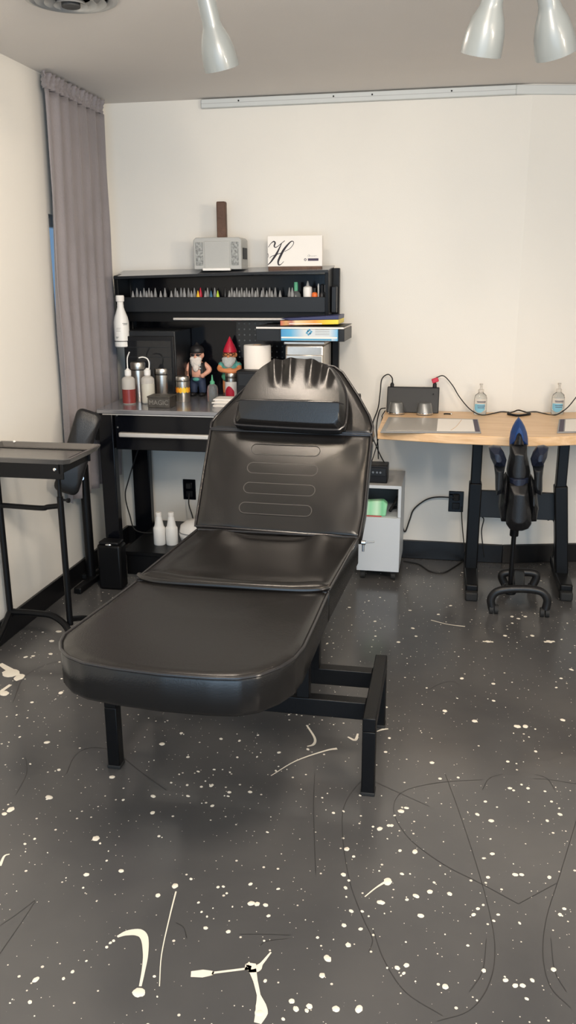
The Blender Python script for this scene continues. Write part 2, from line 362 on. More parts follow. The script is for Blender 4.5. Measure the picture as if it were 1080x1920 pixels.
for x, y, r in big:
    p = onZ(x, y, 0); d = (p-CAM).length; splat(b, p, r*d/F*.66, random.uniform(.85, 1.35), random.random()*3)
for _ in range(620):
    x, y = random.uniform(-1.8, 1.5), random.uniform(-4.3, -.15)
    splat(b, V((x, y, 0)), .0018+.0048*random.random()**3, random.uniform(.8, 1.5), random.random()*3)
for _ in range(26):                                     # clusters of droplets
    cx, cy = random.uniform(-1.5, 1.3), random.uniform(-3.9, -.6)
    for _ in range(random.randint(6, 14)): splat(b, V((cx+random.gauss(0, .05), cy+random.gauss(0, .05), 0)), random.uniform(.0015, .005), random.uniform(.8, 1.6), random.random()*3)
w = .001
stroke(b, [(220, 1757, 3*w), (238, 1750, 8*w), (260, 1749, 11*w), (271, 1760, 9*w), (273, 1790, 6*w), (269, 1820, 4*w), (263, 1850, 3*w)])
for x, y in ((200, 1776), (207, 1768), (213, 1764)): splat(b, onZ(x, y, 0), .004)
stroke(b, [(358, 1827, 8*w), (380, 1826, 11*w), (398, 1825, 6*w), (405, 1824, 3*w), (460, 1817, 3*w), (466, 1815, 14*w), (482, 1815, 12*w), (490, 1808, 4*w), (508, 1786, 2*w)])
stroke(b, [(473, 1818, 9*w), (479, 1840, 5*w), (485, 1866, 4*w), (489, 1885, 11*w), (490, 1900, 14*w), (483, 1919, 8*w)])
stroke(b, [(508, 1455, 1.5*w), (555, 1427, 2.5*w), (610, 1408, 3.5*w), (632, 1404, 6*w)])
stroke(b, [(330, 1672, 2*w), (318, 1720, 1.5*w), (303, 1790, 1.2*w), (299, 1850, 1*w)])
stroke(b, [(575, 1360, 3*w), (590, 1384, 4*w), (588, 1396, 5*w), (576, 1400, 3*w)])
stroke(b, [(652, 1382, 3*w), (666, 1388, 6*w), (671, 1376, 3*w)])
stroke(b, [(808, 1163, 3*w), (840, 1171, 3*w), (872, 1175, 4*w)]); stroke(b, [(905, 1203, 5*w), (925, 1204, 7*w)]); stroke(b, [(1020, 1204, 7*w), (1040, 1203, 5*w)])
stroke(b, [(0, 1245, 10*w), (18, 1256, 14*w), (40, 1268, 6*w)]); stroke(b, [(0, 1298, 8*w), (20, 1284, 4*w)])
stroke(b, [(684, 1682, 1.5*w), (705, 1665, 2*w), (726, 1652, 4*w)]); stroke(b, [(706, 1372, 2*w), (718, 1368, 5*w), (728, 1367, 3*w)])
stroke(b, [(0, 1624, 4*w), (8, 1606, 3*w), (18, 1602, 2*w)])
ps = b.build('paint_splatter', M['paint'], floor); ps['kind'] = 'stuff'; ps['label'] = 'cream paint splashed in drops and drips over dark floor'
b = MB(); w = .0009
for pts in ([(835, 1452), (860, 1520), (893, 1620), (920, 1720), (928, 1790), (915, 1850), (880, 1895), (820, 1915)], [(905, 1462), (820, 1468), (755, 1485), (738, 1520), (765, 1570), (830, 1620), (900, 1656), (972, 1695)], [(1044, 1656), (972, 1695)], [(1080, 1540), (1050, 1640), (1025, 1720), (1018, 1790), (1032, 1850), (1070, 1890)], [(700, 1465), (760, 1492), (805, 1512)], [(0, 1788), (40, 1730), (66, 1690)], [(0, 1736), (35, 1712), (66, 1688)], [(125, 1450), (140, 1418), (170, 1402), (215, 1410), (262, 1446), (312, 1482)], [(450, 1752), (500, 1752), (545, 1754)], [(700, 1440), (650, 1500), (642, 1560), (655, 1650), (680, 1720), (698, 1760), (692, 1785)], [(860, 1285), (850, 1278), (825, 1282), (800, 1296)], [(25, 1315), (45, 1270), (90, 1245), (120, 1240)], [(590, 1450), (588, 1520), (592, 1640)], [(700, 1745), (720, 1800), (760, 1860), (830, 1905)], [(30, 1490), (50, 1450), (48, 1420)], [(330, 1730), (345, 1740), (350, 1760)], [(487, 1775), (500, 1765), (540, 1760)], [(1000, 1460), (1030, 1462), (1080, 1470)], [(880, 1860), (905, 1820), (912, 1760)], [(1062, 1860), (1040, 1820), (1033, 1760)], [(905, 1480), (917, 1460), (940, 1452)], [(1040, 1480), (1026, 1460), (1004, 1452)]):
    stroke(b, [(x, y, w*random.uniform(.6, 1.1)) for x, y in pts], .0007)
sc = b.build('scuff_mark', M['scuff'], floor); sc['kind'] = 'stuff'; sc['label'] = 'dark hairline scuffs curling over the floor'

# ceiling vent
c = onZ(132, -6, ZC); c.z = ZC
t = thing('ceiling_vent', 'round grey metal air diffuser on the ceiling above the curtain', 'vent', c)
b = MB(); b.lathe([(.155, 0), (.15, -.008), (.135, -.012), (.12, -.004), (.118, 0)], c, n=48); b.build('outer_ring', M['ventg'], t)
for k, (r, dz) in enumerate(((.115, -.016), (.085, -.022), (.055, -.028))):
    b = MB(); b.lathe([(r-.018, -.002), (r-.004, dz+.004), (r, dz), (r-.008, dz+.006), (r-.022, .0)], c, n=40); b.build('cone_ring', M['ventg'], t)
b = MB(); b.lathe([(.03, 0), (.03, -.03), (.012, -.034)], c, n=28); b.build('centre_cap', M['ventd'], t)

# ------------------------------------------------------------------- lamps
def lamp(px, d, top, label, grp):
    bot = CAM+ray(*px)*d; tp = CAM+ray(*top)*(d*1.0)
    ax = (bot-tp); ax.y += ax.length*.62; L = .185; ax.normalize()        # points down and toward the back wall
    o = bot-ax*L
    t = thing('spot_lamp', label, 'lamp', (o.x, o.y, ZC), grp)
    b = MB(); pr = [(.006, -.006), (.021, -.004), (.0245, .006), (.025, .075), (.028, .088), (.038, .11), (.046, .14), (.049, .17), (.049, .186), (.046, .186), (.044, .16), (.034, .115), (.02, .10), (.001, .098)]
    b.lathe(pr, o, ax, 36); b.build('lamp_shade', M['lamp'], t, angle=50)
    b = MB(); b.ball(o+ax*.128, .024); b.build('bulb', M['bulb'], t)
    b = MB(); j = o-ax*.028; b.cyl(o-ax*.001, j, .011); b.ball(j, .013); b.tube([j, V((o.x, o.y, j.z+.03)), V((o.x, o.y, ZC-.02))], .007, 10); b.lathe([(.045, 0), (.045, -.014), (.038, -.02), (.01, -.022)], (o.x, o.y, ZC)); b.build('stem', M['silver'], t)
    l = bpy.data.lights.new('spot_lamp_light', 'SPOT'); l.energy = 9; l.color = (1, .80, .58); l.spot_size = radians(120); l.spot_blend = .8; l.shadow_soft_size = .03
    lo = bpy.data.objects.new('spot_lamp_light', l); COL.objects.link(lo); lo.location = o+ax*.165; lo.rotation_euler = ax.to_track_quat('-Z', 'Y').to_euler()
    return t
lamp((416, 128), 2.3, (404, 6), 'white spot lamp hanging alone from the ceiling, left of the other two', 'ceiling spot lamps')
lamp((901, 102), 2.0, (930, -20), 'left lamp of the white pair on the right of the ceiling, tilted left', 'ceiling spot lamps')
lamp((1043, 102), 2.0, (1014, -20), 'right lamp of the white pair at the right edge, tilted right', 'ceiling spot lamps')

# ----------------------------------------------------------------- curtain
t = thing('curtain', 'grey satin curtain gathered on a rod over the corner window', 'curtain', (-1.78, -.48, .45))
def curt(z0, z1, n, m, f, amp, ya, yb, jit):
    b = MB(); R = []
    for j in range(m+1):
        s_ = j/m; z = z0+(z1-z0)*s_; row = []
        for i in range(n+1):
            u = i/n; k = 1-s_
            y = (ya(s_))+(yb(s_)-ya(s_))*u
            x = -1.795+amp(s_)*(sin(2*pi*f*u+1.2*sin(3*u+2*k)+.5*k)+.35*sin(2*pi*f*1.9*u+1+k))+jit*sin(40*u+13*s_)*sin(9*s_+u*5)
            row.append((x, y, z))
        R.append(row)
    b.rings(R, closed=False); return b
ya = lambda s: -.835+.075*s+.010*sin(9*s); yb = lambda s: -.175+.06*s
b = curt(.46, 2.315, 150, 60, 6.5, lambda s: .0145+.006*(1-s)+.002*sin(6*s), ya, yb, .003); b.build('drape', M['curtain'], t, solid=.003, angle=80)
b = curt(2.315, 2.383, 200, 10, 15, lambda s: .011+.008*abs(s-.35), lambda s: -.765, lambda s: -.095, .006); b.build('gathered_heading', M['curtain'], t, solid=.003, angle=80)
b = MB(); b.cyl((-1.828, -.66, 2.335), (-1.828, -.11, 2.335), .005); b.cyl((-1.828, -.62, 2.335), (XL, -.62, 2.335), .004); b.cyl((-1.828, -.15, 2.335), (XL, -.15, 2.335), .004); b.build('rod', M['blackm'], t)

def pegmat():
    m = mat('perforated_black_steel', (.006, .007, .009), .2); nt = m.node_tree; b = nt.nodes['Principled BSDF']; tc = nt.nodes['Texture Coordinate']; L = nt.links.new
    s = nt.nodes.new('ShaderNodeSeparateXYZ'); L(tc.outputs['Object'], s.inputs[0]); q = []
    for ax in ('X', 'Z'):
        a = nt.nodes.new('ShaderNodeMath'); a.operation = 'MULTIPLY'; L(s.outputs[ax], a.inputs[0]); a.inputs[1].default_value = 34
        f = nt.nodes.new('ShaderNodeMath'); f.operation = 'FRACT'; L(a.outputs[0], f.inputs[0])
        c = nt.nodes.new('ShaderNodeMath'); c.operation = 'SUBTRACT'; L(f.outputs[0], c.inputs[0]); c.inputs[1].default_value = .5
        p = nt.nodes.new('ShaderNodeMath'); p.operation = 'MULTIPLY'; L(c.outputs[0], p.inputs[0]); L(c.outputs[0], p.inputs[1]); q.append(p)
    a = nt.nodes.new('ShaderNodeMath'); L(q[0].outputs[0], a.inputs[0]); L(q[1].outputs[0], a.inputs[1])
    l = nt.nodes.new('ShaderNodeMath'); l.operation = 'LESS_THAN'; L(a.outputs[0], l.inputs[0]); l.inputs[1].default_value = .02
    mx = nt.nodes.new('ShaderNodeMix'); mx.data_type = 'RGBA'; L(l.outputs[0], mx.inputs['Factor']); mx.inputs['A'].default_value = (.006, .007, .009, 1); mx.inputs['B'].default_value = (.10, .11, .11, 1); L(mx.outputs['Result'], b.inputs['Base Color'])
    return m
# ------------------------------------------------------------ work bench
ZB, YB = .90, -.68
BX0, BX1 = -1.685, -.575
t = bench = thing('workbench', 'black steel workbench with grey worktop, hutch and pegboard against back wall', 'workbench', (-1.13, -.35, 0))
b = MB(); b.prism([(BX0, YB, ZB-.022), (BX1, YB, ZB-.022), (BX1, -.03, ZB-.022), (-1.72, -.03, ZB-.022)], (0, 0, .022)); b.build('worktop', M['graym'], t, bevel=.004)
b = MB(); b.box(BX0+.03, BX1-.02, YB+.005, YB+.012, ZB-.027, ZB-.002); b.build('worktop_edge', M['alu'], t)
b = MB(); b.box(-1.60, -.66, YB+.02, -.06, .70, ZB-.022); dr = b.build('drawer', M['blackg'], t, bevel=.003)
b = MB(); b.box(-1.575, -.70, YB-.004, YB+.02, .765, .788); b.build('handle', M['alu'], dr, bevel=.005)
for x in (-1.585, -.68):
    for z in (.87, .81): b = MB(); b.lathe([(.005, 0), (.004, .003)], (x, YB+.019, z), (0, -1, 0), 10); b.build('rivet', M['silver'], dr)
for x in (-1.645, -.63):
    b = MB(); b.beam((x, YB+.035, .03), (x, YB+.035, ZB-.022), .075, .05, (0, 1, 0)); lg = b.build('leg', M['blackg'], t, bevel=.004)
    b = MB(); b.cyl((x, YB+.035, 0), (x, YB+.035, .03), .03); b.build('foot', M['rubber'], lg)
    b = MB(); b.beam((x-.05, -.075, .03), (x-.05, -.075, ZB-.022), .10, .05, (0, 1, 0)); lg = b.build('leg', M['blackg'], t, bevel=.004)
    b = MB(); b.cyl((x-.05, -.075, 0), (x-.05, -.075, .03), .03); b.build('foot', M['rubber'], lg)
b = MB(); b.box(-1.62, -.66, -.62, -.03, .135, .155); b.box(-1.60, -.66, -.615, -.60, .03, .14); b.build('lower_shelf', M['blackm'], t, bevel=.003)
# perforated end bracket
b = MB(); b.box(-1.712, -1.683, YB+.03, YB+.20, .74, ZB-.022); br = b.build('side_bracket', M['blackp'], t, bevel=.002)
b = MB()
for y, z in ((-.60, .845), (-.57, .83), (-.63, .83), (-.60, .815), (-.58, .80), (-.62, .80)): b.lathe([(.006, 0), (.004, .002)], (-1.705+.0, y, z), (-.3, -1, .1), 8)
for y, z in ((0, .845), (.016, .83), (-.016, .83), (0, .815), (-.014, .797), (.014, .797)): b.lathe([(.0055, 0), (.0055, .003)], (-1.695+y*1.0, YB+.029, z), (0, -1, 0), 10)
b.build('bolt', M['silver'], br)
# pegboard back
b = MB(); b.box(-1.735, -.61, -.05, -.03, ZB, 1.53); pg = b.build('pegboard', M['blackg'], t, bevel=.002)
b = MB(); b.box(-1.13, -.80, -.053, -.05, 1.10, 1.29); b.build('perforated_panel', pegmat(), pg)
# hutch
b = MB(); b.prism([(-1.73, -.05, 1.30), (-1.73, -.23, 1.30), (-1.73, -.25, 1.528), (-1.73, -.05, 1.55)], (.02, 0, 0)); b.build('end_panel', M['blackm'], t, bevel=.002)
b = MB(); b.prism([(-.625, -.05, 1.30), (-.625, -.23, 1.30), (-.625, -.25, 1.55), (-.625, -.05, 1.566)], (.018, 0, 0)); b.build('end_panel', M['blackm'], t, bevel=.002)
b = MB(); b.prism([(-1.725, -.262, 1.518), (-.606, -.262, 1.543), (-.606, -.03, 1.568), (-1.76, -.03, 1.550)], (0, 0, .006)); b.build('top_shelf', M['graym'], t, bevel=.001)
b = MB(); b.prism([(-1.725, -.263, 1.512), (-.606, -.263, 1.537), (-.606, -.263, 1.5495), (-1.725, -.263, 1.5245)], (0, .004, 0)); b.build('shelf_lip', M['dgrey'], t)
b = MB(); b.box(-1.71, -.625, -.222, -.21, 1.345, 1.42); b.box(-1.71, -.625, -.21, -.05, 1.345, 1.362); b.build('bottle_trough', M['dgrey'], t, bevel=.002)
b = MB(); b.box(-1.71, -.625, -.19, -.18, 1.295, 1.345); b.build('valance', M['blackm'], t)
b = MB(); b.cyl((-1.43, -.20, 1.309), (-.80, -.20, 1.309), .0075); b.build('tube_light', M['alu'], t)
b = MB(); b.beam((-.592, -.06, ZB), (-.592, -.06, 1.56), .035, .04, (0, 1, 0)); b.build('upright_post', M['blackm'], t, bevel=.003)
b = MB(); b.beam((-1.72, -.06, ZB), (-1.72, -.06, 1.53), .035, .04, (0, 1, 0)); b.build('upright_post', M['blackm'], t, bevel=.003)
b = MB(); b.box(-.605, -.578, -.16, -.12, 1.34, 1.47); b.build('side_hook_plate', M['dgrey'], t, bevel=.004)

# ---- small ink bottles in the trough
def ink(capm, bodym, h=.052, r=.0125, ch=.036):
    o = thing('ink_bottle', '', 'ink bottle', (0, 0, 0), 'ink bottles in the hutch trough')
    b = MB(); b.lathe([(r*.9, 0), (r, .004), (r, h*.82), (r*.75, h*.95), (.006, h)], n=16); b.build('bottle_body', bodym, o)
    b = MB(); b.lathe([(.0095, h-.004), (.0095, h+.004), (.0085, h+.010), (.002, h+ch), (.0012, h+ch+.002)], n=14); b.build('nozzle_cap', capm, o)
    return o
for n_, c_ in (('ink_grey', (.07, .07, .075)), ('ink_dark', (.02, .02, .022)), ('ink_red', (.30, .02, .03)), ('ink_orange', (.55, .2, .03)), ('ink_blue', (.03, .12, .2))): M[n_] = mat(n_, c_, .35, bump=.01)
protos = {}
def get_ink(cap_, body_):
    k = (cap_, body_)
    if k not in protos: protos[k] = ink(M[cap_], M[body_]); return protos[k], True
    return protos[k], False
tips = [200+x*240/1080 for x in (220, 255, 285, 315, 335, 357, 378, 410, 455, 492, 545, 580, 596, 628, 655, 690, 715, 740, 770, 792, 832, 852, 880, 912, 937, 1000, 1035, 1056)]+[420+x*240/1080 for x in (70, 98, 117, 147, 140, 178, 192, 238, 265, 282, 318, 330, 358, 385, 404, 433, 473, 552, 576)]
tips.sort()
spec = {1: ('cap', 'lime'), 11: ('cap', 'ink_red'), 14: ('cap', 'ink_red'), 18: ('yellow', 'ink_dark'), 19: ('red', 'ink_red'), 22: ('ink_blue', 'ink_blue'), 24: ('lime', 'yellow'), 25: ('ink_dark', 'orange'), 46: ('cap', 'ink_red')}
FR, BK = -.196, -.155; lastx = {0: -9, 1: -9}
place = []
for i, px in enumerate(tips):
    row = i % 2; Y = (FR, BK)[row]; x = onY(px, 545, Y).x
    if x-lastx[row] < .0262: x = lastx[row]+.0262
    lastx[row] = x; place.append([i, x, Y, row])
COLN = {'lime': 'lime green', 'ink_red': 'red', 'yellow': 'yellow', 'red': 'red', 'ink_blue': 'blue', 'orange': 'orange'}
ordn = ['first', 'second', 'third', 'fourth', 'fifth', 'sixth', 'seventh', 'eighth', 'ninth', 'tenth', 'eleventh', 'twelfth', 'thirteenth', 'fourteenth', 'fifteenth', 'sixteenth', 'seventeenth', 'eighteenth', 'nineteenth', 'twentieth', 'twenty-first', 'twenty-second', 'twenty-third', 'twenty-fourth', 'twenty-fifth', 'twenty-sixth']
cnt = {0: 0, 1: 0}
for i, x, Y, row in place:
    cp, bd = spec.get(i, ('cap', 'ink_grey' if i % 3 else 'ink_dark')); pr, new = get_ink(cp, bd)
    o = pr if new else copytree(pr)
    o.location = (x, Y, 1.362+(.014 if row else 0)); o['group'] = 'ink bottles in the hutch trough'
    if row:
        o.location.z = 1.362; o.scale = (1, 1, 1.16)
    n_ = cnt[row]; cnt[row] += 1
    side = f'{ordn[n_]} from left in {"back" if row else "front"} row of trough'
    cc = COLN.get(bd) or COLN.get(cp)
    o['label'] = (f'small {cc} ink bottle, ' if cc else 'small grey-capped ink bottle, ')+side

def bottle(name, label, loc, prof, m, cap=None, capm=None, group=None, cat='bottle', n=24, capname='cap', s=(1, 1)):
    o = thing(name, label, cat, loc, group); b = MB(); b.lathe(prof, loc, n=n, sx=s[0], sy=s[1]); b.build('bottle_body', m, o)
    if cap: b = MB(); b.lathe(cap, loc, n=n); b.build(capname, capm, o)
    return o
# right end of the trough
x = onY(555, 545, -.15).x; bottle('ink_bottle', 'clear bottle with green cap near right end of trough', (x, -.15, 1.362), [(.018, 0), (.022, .02), (.026, .06), (.020, .078), (.009, .088)], M['clear'], [(.010, .086), (.0105, .12), (.009, .13)], M['green'])
x = onY(577, 540, -.165).x; bottle('squeeze_bottle', 'white squeeze bottle with grey nozzle in right end of trough', (x, -.165, 1.362), [(.020, 0), (.021, .004), (.0235, .09), (.022, .105), (.008, .112)], M['whitep'], [(.008, .112), (.008, .118), (.003, .135)], M['cap'], capname='nozzle')
x = onY(590, 545, -.185).x; bottle('ink_bottle', 'bright orange bottle with black cap in right end of trough', (x, -.185, 1.362), [(.0145, 0), (.015, .003), (.015, .072), (.009, .08)], M['orange'], [(.01, .08), (.01, .10), (.006, .104)], M['blackp'])
x = onY(597, 545, -.145).x; bottle('pen', 'thin white pen standing among bottles in right end of trough', (x, -.145, 1.362), [(.004, 0), (.004, .11), (.002, .122)], M['whitep'], cat='pen')
x = onY(604, 545, -.185).x; bottle('ink_bottle', 'dark green bottle beside the clear dropper in trough', (x, -.185, 1.362), [(.0125, 0), (.013, .003), (.013, .07), (.008, .08)], M['ink_dark'], [(.009, .08), (.009, .115), (.005, .12)], M['blackp'])
x = onY(613, 540, -.165).x; bottle('dropper_bottle', 'clear bottle with white dropper top at far right of trough', (x, -.165, 1.362), [(.0165, 0), (.017, .004), (.017, .06), (.009, .072)], M['clear'], [(.009, .072), (.012, .085), (.012, .115), (.005, .12), (.004, .14)], M['whitep'], capname='dropper')

# ---- on top of the hutch
def shelf_z(x, y): return 1.524+(x+1.725)*.0225+(y+.262)*.118
# toy mallet
x0, x1, y0, y1 = -1.305, -1.055, -.215, -.075; z0 = 1.556
t = thing('toy_hammer', 'big grey block hammer with brown upright handle on top of the hutch', 'hammer', (-1.18, -.14, z0))
zt = z0+.155
b = MB(); b.prism([(x0, y0, z0), (x1, y0, z0), (x1, y0, zt-.012), (x1-.012, y0, zt), (x0+.012, y0, zt), (x0, y0, zt-.012)], (0, y1-y0, 0)); b.build('hammer_head', M['hammerg'], t, bevel=.004)
for xa, xb in ((x0+.012, x0+.050), (x1-.052, x1-.014)):
    b = MB(); b.box(xa, xb, y0-.004, y0, z0+.02, zt-.022); b.build('speckled_side_panel', M['hammerp'], t, bevel=.002)
b = MB(); b.box(x0+.058, x1-.06, y0-.004, y0, z0+.004, zt-.018); b.build('front_plate', M['hammerg'], t, bevel=.004)
b = MB(); b.box(x0+.05, x1-.055, y0-.018, y0+.0, z0-.006, z0+.006); b.build('front_foot', M['whitep'], t, bevel=.002)
b = MB(); b.box(x0-.004, x0, y0+.03, y1-.03, z0+.05, z0+.105); b.box(x1, x1+.004, y0+.03, y1-.03, z0+.05, z0+.105); b.build('side_slot', M['blackp'], t)
b = MB(); hx = -1.172; b.beam((hx, -.14, zt-.001), (hx, -.14, zt+.175), .047, .04, (0, 1, 0)); b.build('handle', M['brown'], t, bevel=.006)
# framed script sign
Yp = -.185; pa, pb = onY(502, 500, Yp), onY(604, 498, Yp); zb = pa.z; W_ = pb.x-pa.x; Ht = onY(603, 441, Yp).z-zb
t = thing('plaque', 'white plaque with black script letter H on top of the hutch', 'plaque', (pa.x+W_/2, Yp, zb-.014))
b = MB(); b.box(pa.x, pb.x, Yp, Yp+.03, zb, zb+Ht); b.build('panel', M['white'], t, bevel=.002)
b = MB(); b.box(pa.x+.004, pb.x-.004, Yp-.006, Yp+.035, zb-.020, zb); b.build('base_strip', M['brown'], t, bevel=.001)
def pl(x, y): return V((pa.x+(x-150)/(838-150)*W_, Yp-.0008, zb+(470-y)/(470-68)*Ht))
def inkstroke(b, pts):
    P = [pl(x, y) for x, y, w in pts]; W = [w*W_/688/2 for *_, w in pts]; S = spline(P, 6); k = len(S); prev = None
    for i, p in enumerate(S):
        tt = (S[min(i+1, k-1)]-S[max(i-1, 0)]).normalized(); q = V((-tt.z, 0, tt.x)); f = i/6; a = min(int(f), len(W)-1); w = W[a]+(W[min(a+1, len(W)-1)]-W[a])*(f-a)
        cur = (b.bm.verts.new(p+q*w), b.bm.verts.new(p-q*w))
        if prev: b.face((prev[0], prev[1], cur[1], cur[0]))
        prev = cur
b = MB()
inkstroke(b, [(160, 215, 6), (195, 165, 8), (230, 140, 14), (247, 160, 20), (236, 198, 18), (250, 218, 10), (280, 205, 8), (320, 172, 8), (370, 132, 8)])
inkstroke(b, [(330, 165, 8), (300, 230, 17), (265, 300, 25), (225, 360, 24), (185, 415, 16), (152, 445, 8)])
inkstroke(b, [(365, 272, 6), (430, 238, 6), (474, 185, 7), (480, 150, 8), (452, 142, 12), (402, 190, 20), (350, 260, 27), (312, 335, 28), (285, 400, 24), (290, 445, 18), (320, 440, 8), (355, 403, 5)])
inkstroke(b, [(175, 360, 5), (200, 335, 7), (240, 320, 8), (290, 302, 8), (335, 290, 7)]); inkstroke(b, [(152, 295, 6), (160, 325, 6), (152, 350, 5)])
b.build('script_letter', M['ink'], t)
b = MB(); inkstroke(b, [(652, 342, 3), (672, 318, 3), (682, 330, 4), (668, 345, 3), (690, 332, 3), (700, 342, 3), (712, 330, 3), (722, 342, 3), (736, 330, 3), (745, 342, 3), (757, 330, 3), (775, 340, 2)]); b.build('small_script', M['cap'], t)
b = MB(); inkstroke(b, [(642, 382, 7), (628, 396, 7), (614, 382, 7), (628, 368, 7), (642, 382, 7)]); b.box(pl(660, 0).x, pl(792, 0).x, Yp-.001, Yp, pl(0, 398).z, pl(0, 366).z); b.build('violet_label', M['violet'], t)

# ---- on the worktop
t = thing('sterilizer_cabinet', 'black box cabinet with dark glass door on left of worktop', 'cabinet', (-1.515, -.20, ZB))
b = MB(); b.box(-1.665, -1.385, -.32, -.06, ZB, 1.255); b.build('body', M['dgrey'], t, bevel=.006)
b = MB(); b.box(-1.66, -1.39, -.335, -.321, ZB+.01, 1.228); dd = b.build('door', M['blackp'], t, bevel=.004)
b = MB(); b.box(-1.645, -1.405, -.338, -.334, ZB+.03, 1.205); b.build('glass', M['glassd'], dd)
b = MB()
for z in (1.0, 1.06, 1.12, 1.17): b.box(-1.64, -1.41, -.3388, -.338, z, z+.004)
b.build('inner_rack_lines', M['dgrey'], dd)
# white bottle hanging at hutch's left end
p = onY(230, 650, -.32); bx = p.x; bz = p.z
t = thing('spray_bottle', 'white capped bottle held at left end of the hutch by the curtain', 'bottle', (bx, -.32, bz))
o = (bx, -.32, bz); b = MB(); b.lathe([(.036, 0), (.039, .004), (.039, .125), (.034, .15), (.021, .185), (.017, .20), (.017, .212)], o, n=32); b.build('bottle_body', M['whitep'], t)
b = MB(); b.lathe([(.016, .212), (.016, .226), (.021, .228), (.022, .25), (.02, .258)], o, n=24); b.build('cap', M['white'], t)
b = MB()
for z, a0, a1 in ((.118, -60, -18), (.112, -55, -20), (.05, -120, -95), (.045, -118, -100), (.095, -110, -75), (.088, -112, -80), (.080, -112, -76)):
    h = .0022 if z in (.118, .112, .05, .045) else .001
    b.rings([[V((bx+.0394*cos(radians(a0+(a1-a0)*i/8)), -.32+.0394*sin(radians(a0+(a1-a0)*i/8)), bz+z+k)) for i in range(9)] for k in (0, h)], closed=False)
b.build('printed_lines', M['dgrey'], t)
t = thing('wire_holder', 'black wire ring bracket holding the white bottle at hutch end', 'bracket', (bx, -.32, bz))
b = MB(); b.tube([(bx+.041*cos(a*pi/10), -.32+.041*sin(a*pi/10), bz+.03) for a in range(21)], .002, 6, 2); b.tube([(bx+.041, -.31, bz+.03), (bx+.05, -.2, bz+.04), (-1.70, -.07, bz+.05)], .003, 6); b.tube([(bx-.03, -.32, bz-.002), (bx+.03, -.32, bz-.002)], .002, 6, 0); b.tube([(bx+.03, -.32, bz-.002), (bx+.041, -.32, bz+.03)], .002, 6, 0); b.tube([(bx-.03, -.32, bz-.002), (bx-.041, -.32, bz+.03)], .002, 6, 0); b.build('ring', M['blackm'], t)

def wash(px, label, liq, liqh, tubepts):
    p = onZ(*px, ZB); o = (p.x, p.y, ZB); t = thing('wash_bottle', label, 'bottle', o, 'squeeze wash bottles on the worktop')
    b = MB(); b.lathe([(.030, 0), (.033, .004), (.0335, .118), (.032, .126), (.026, .133), (.016, .138), (.014, .144)], o, n=28); b.build('bottle_body', M['clearp'], t)
    b = MB(); b.lathe([(.0305, .004), (.0338, .006), (.034, liqh), (.001, liqh)], o, n=28); b.build('liquid', liq, t)
    b = MB(); b.lathe([(.0165, .143), (.0165, .168), (.010, .172), (.006, .178)], o, n=20); b.build('cap', M['whitep'], t)
    b = MB(); b.tube([V(o)+V(q) for q in tubepts], .0032, 8); b.build('spout', M['whitep'], t)
wash((243, 757), 'squeeze bottle half full of red liquid on worktop', M['redliq'], .075, [(0, 0, .17), (0, 0, .21), (.004, -.003, .235), (.018, -.01, .26)])
wash((279, 756), 'squeeze bottle of pale liquid with bent spout on worktop', M['cloudy'], .10, [(.01, 0, .17), (.012, 0, .205), (.002, 0, .225), (-.02, -.002, .232), (-.04, -.004, .228)])

def canister(px, h, r, label, band=None):
    p = onZ(*px, ZB); o = (p.x, p.y, ZB); t = thing('canister', label, 'canister', o, 'steel canisters on the worktop')
    b = MB(); b.lathe([(r*.97, 0), (r, .003), (r, h*.80), (r*.97, h*.805)], o, n=36); b.build('can_body', M['steel'], t)
    b = MB(); b.lathe([(r*.975, h*.80), (r*.975, h*.825)], o, n=36); b.build('seal_ring', M['blackp'], t)
    b = MB(); b.lathe([(r, h*.825), (r*1.01, h*.83), (r*1.01, h*.97), (r*.95, h), (r*.6, h*1.004)], o, n=36); b.build('lid', M['steel'], t)
    if band:
        b = MB(); n = 40; rows = []
        top = [V((o[0]+(r+.001)*cos(pi+pi*i/n), o[1]+(r+.001)*sin(pi+pi*i/n), ZB+h*(.52+.07*abs(sin(i*.55))))) for i in range(n+1)]
        bot = [V((v.x, v.y, ZB+h*(.37+.02*sin(i*.9)))) for i, v in enumerate(top)]
        b.rings([bot, top], closed=False); b.build('flame_band', M['flame'], t)
    return t
canister((262, 752), .20, .038, 'tallest steel canister, behind the two squeeze bottles')
canister((306, 750), .165, .040, 'steel canister standing behind the small dark MAGIC box')
canister((344, 752), .128, .036, 'short steel canister with orange flame band before capped gnome', True)
p = onZ(440, 738, ZB); p = V((-1.135, -.17, ZB))
t = canister((435, 745), .13, .034, 'steel-topped canister with white and red print below red-hatted gnome')
tp = V(t.location); b = MB(); b.rings([[V((tp.x+.0352*cos(pi+pi*i/24), tp.y+.0352*sin(pi+pi*i/24), z)) for i in range(25)] for z in (ZB+.004, ZB+.085)], closed=False); b.build('white_wrap', M['white'], t)
b = MB(); b.rings([[V((tp.x+.0358*cos(pi*1.2+pi*.5*i/16), tp.y+.0358*sin(pi*1.2+pi*.5*i/16), ZB+(.008 if k == 0 else .035+.028*sin(pi*i/16)))) for i in range(17)] for k in (0, 1)], closed=False); b.build('red_rose_print', M['red'], t)

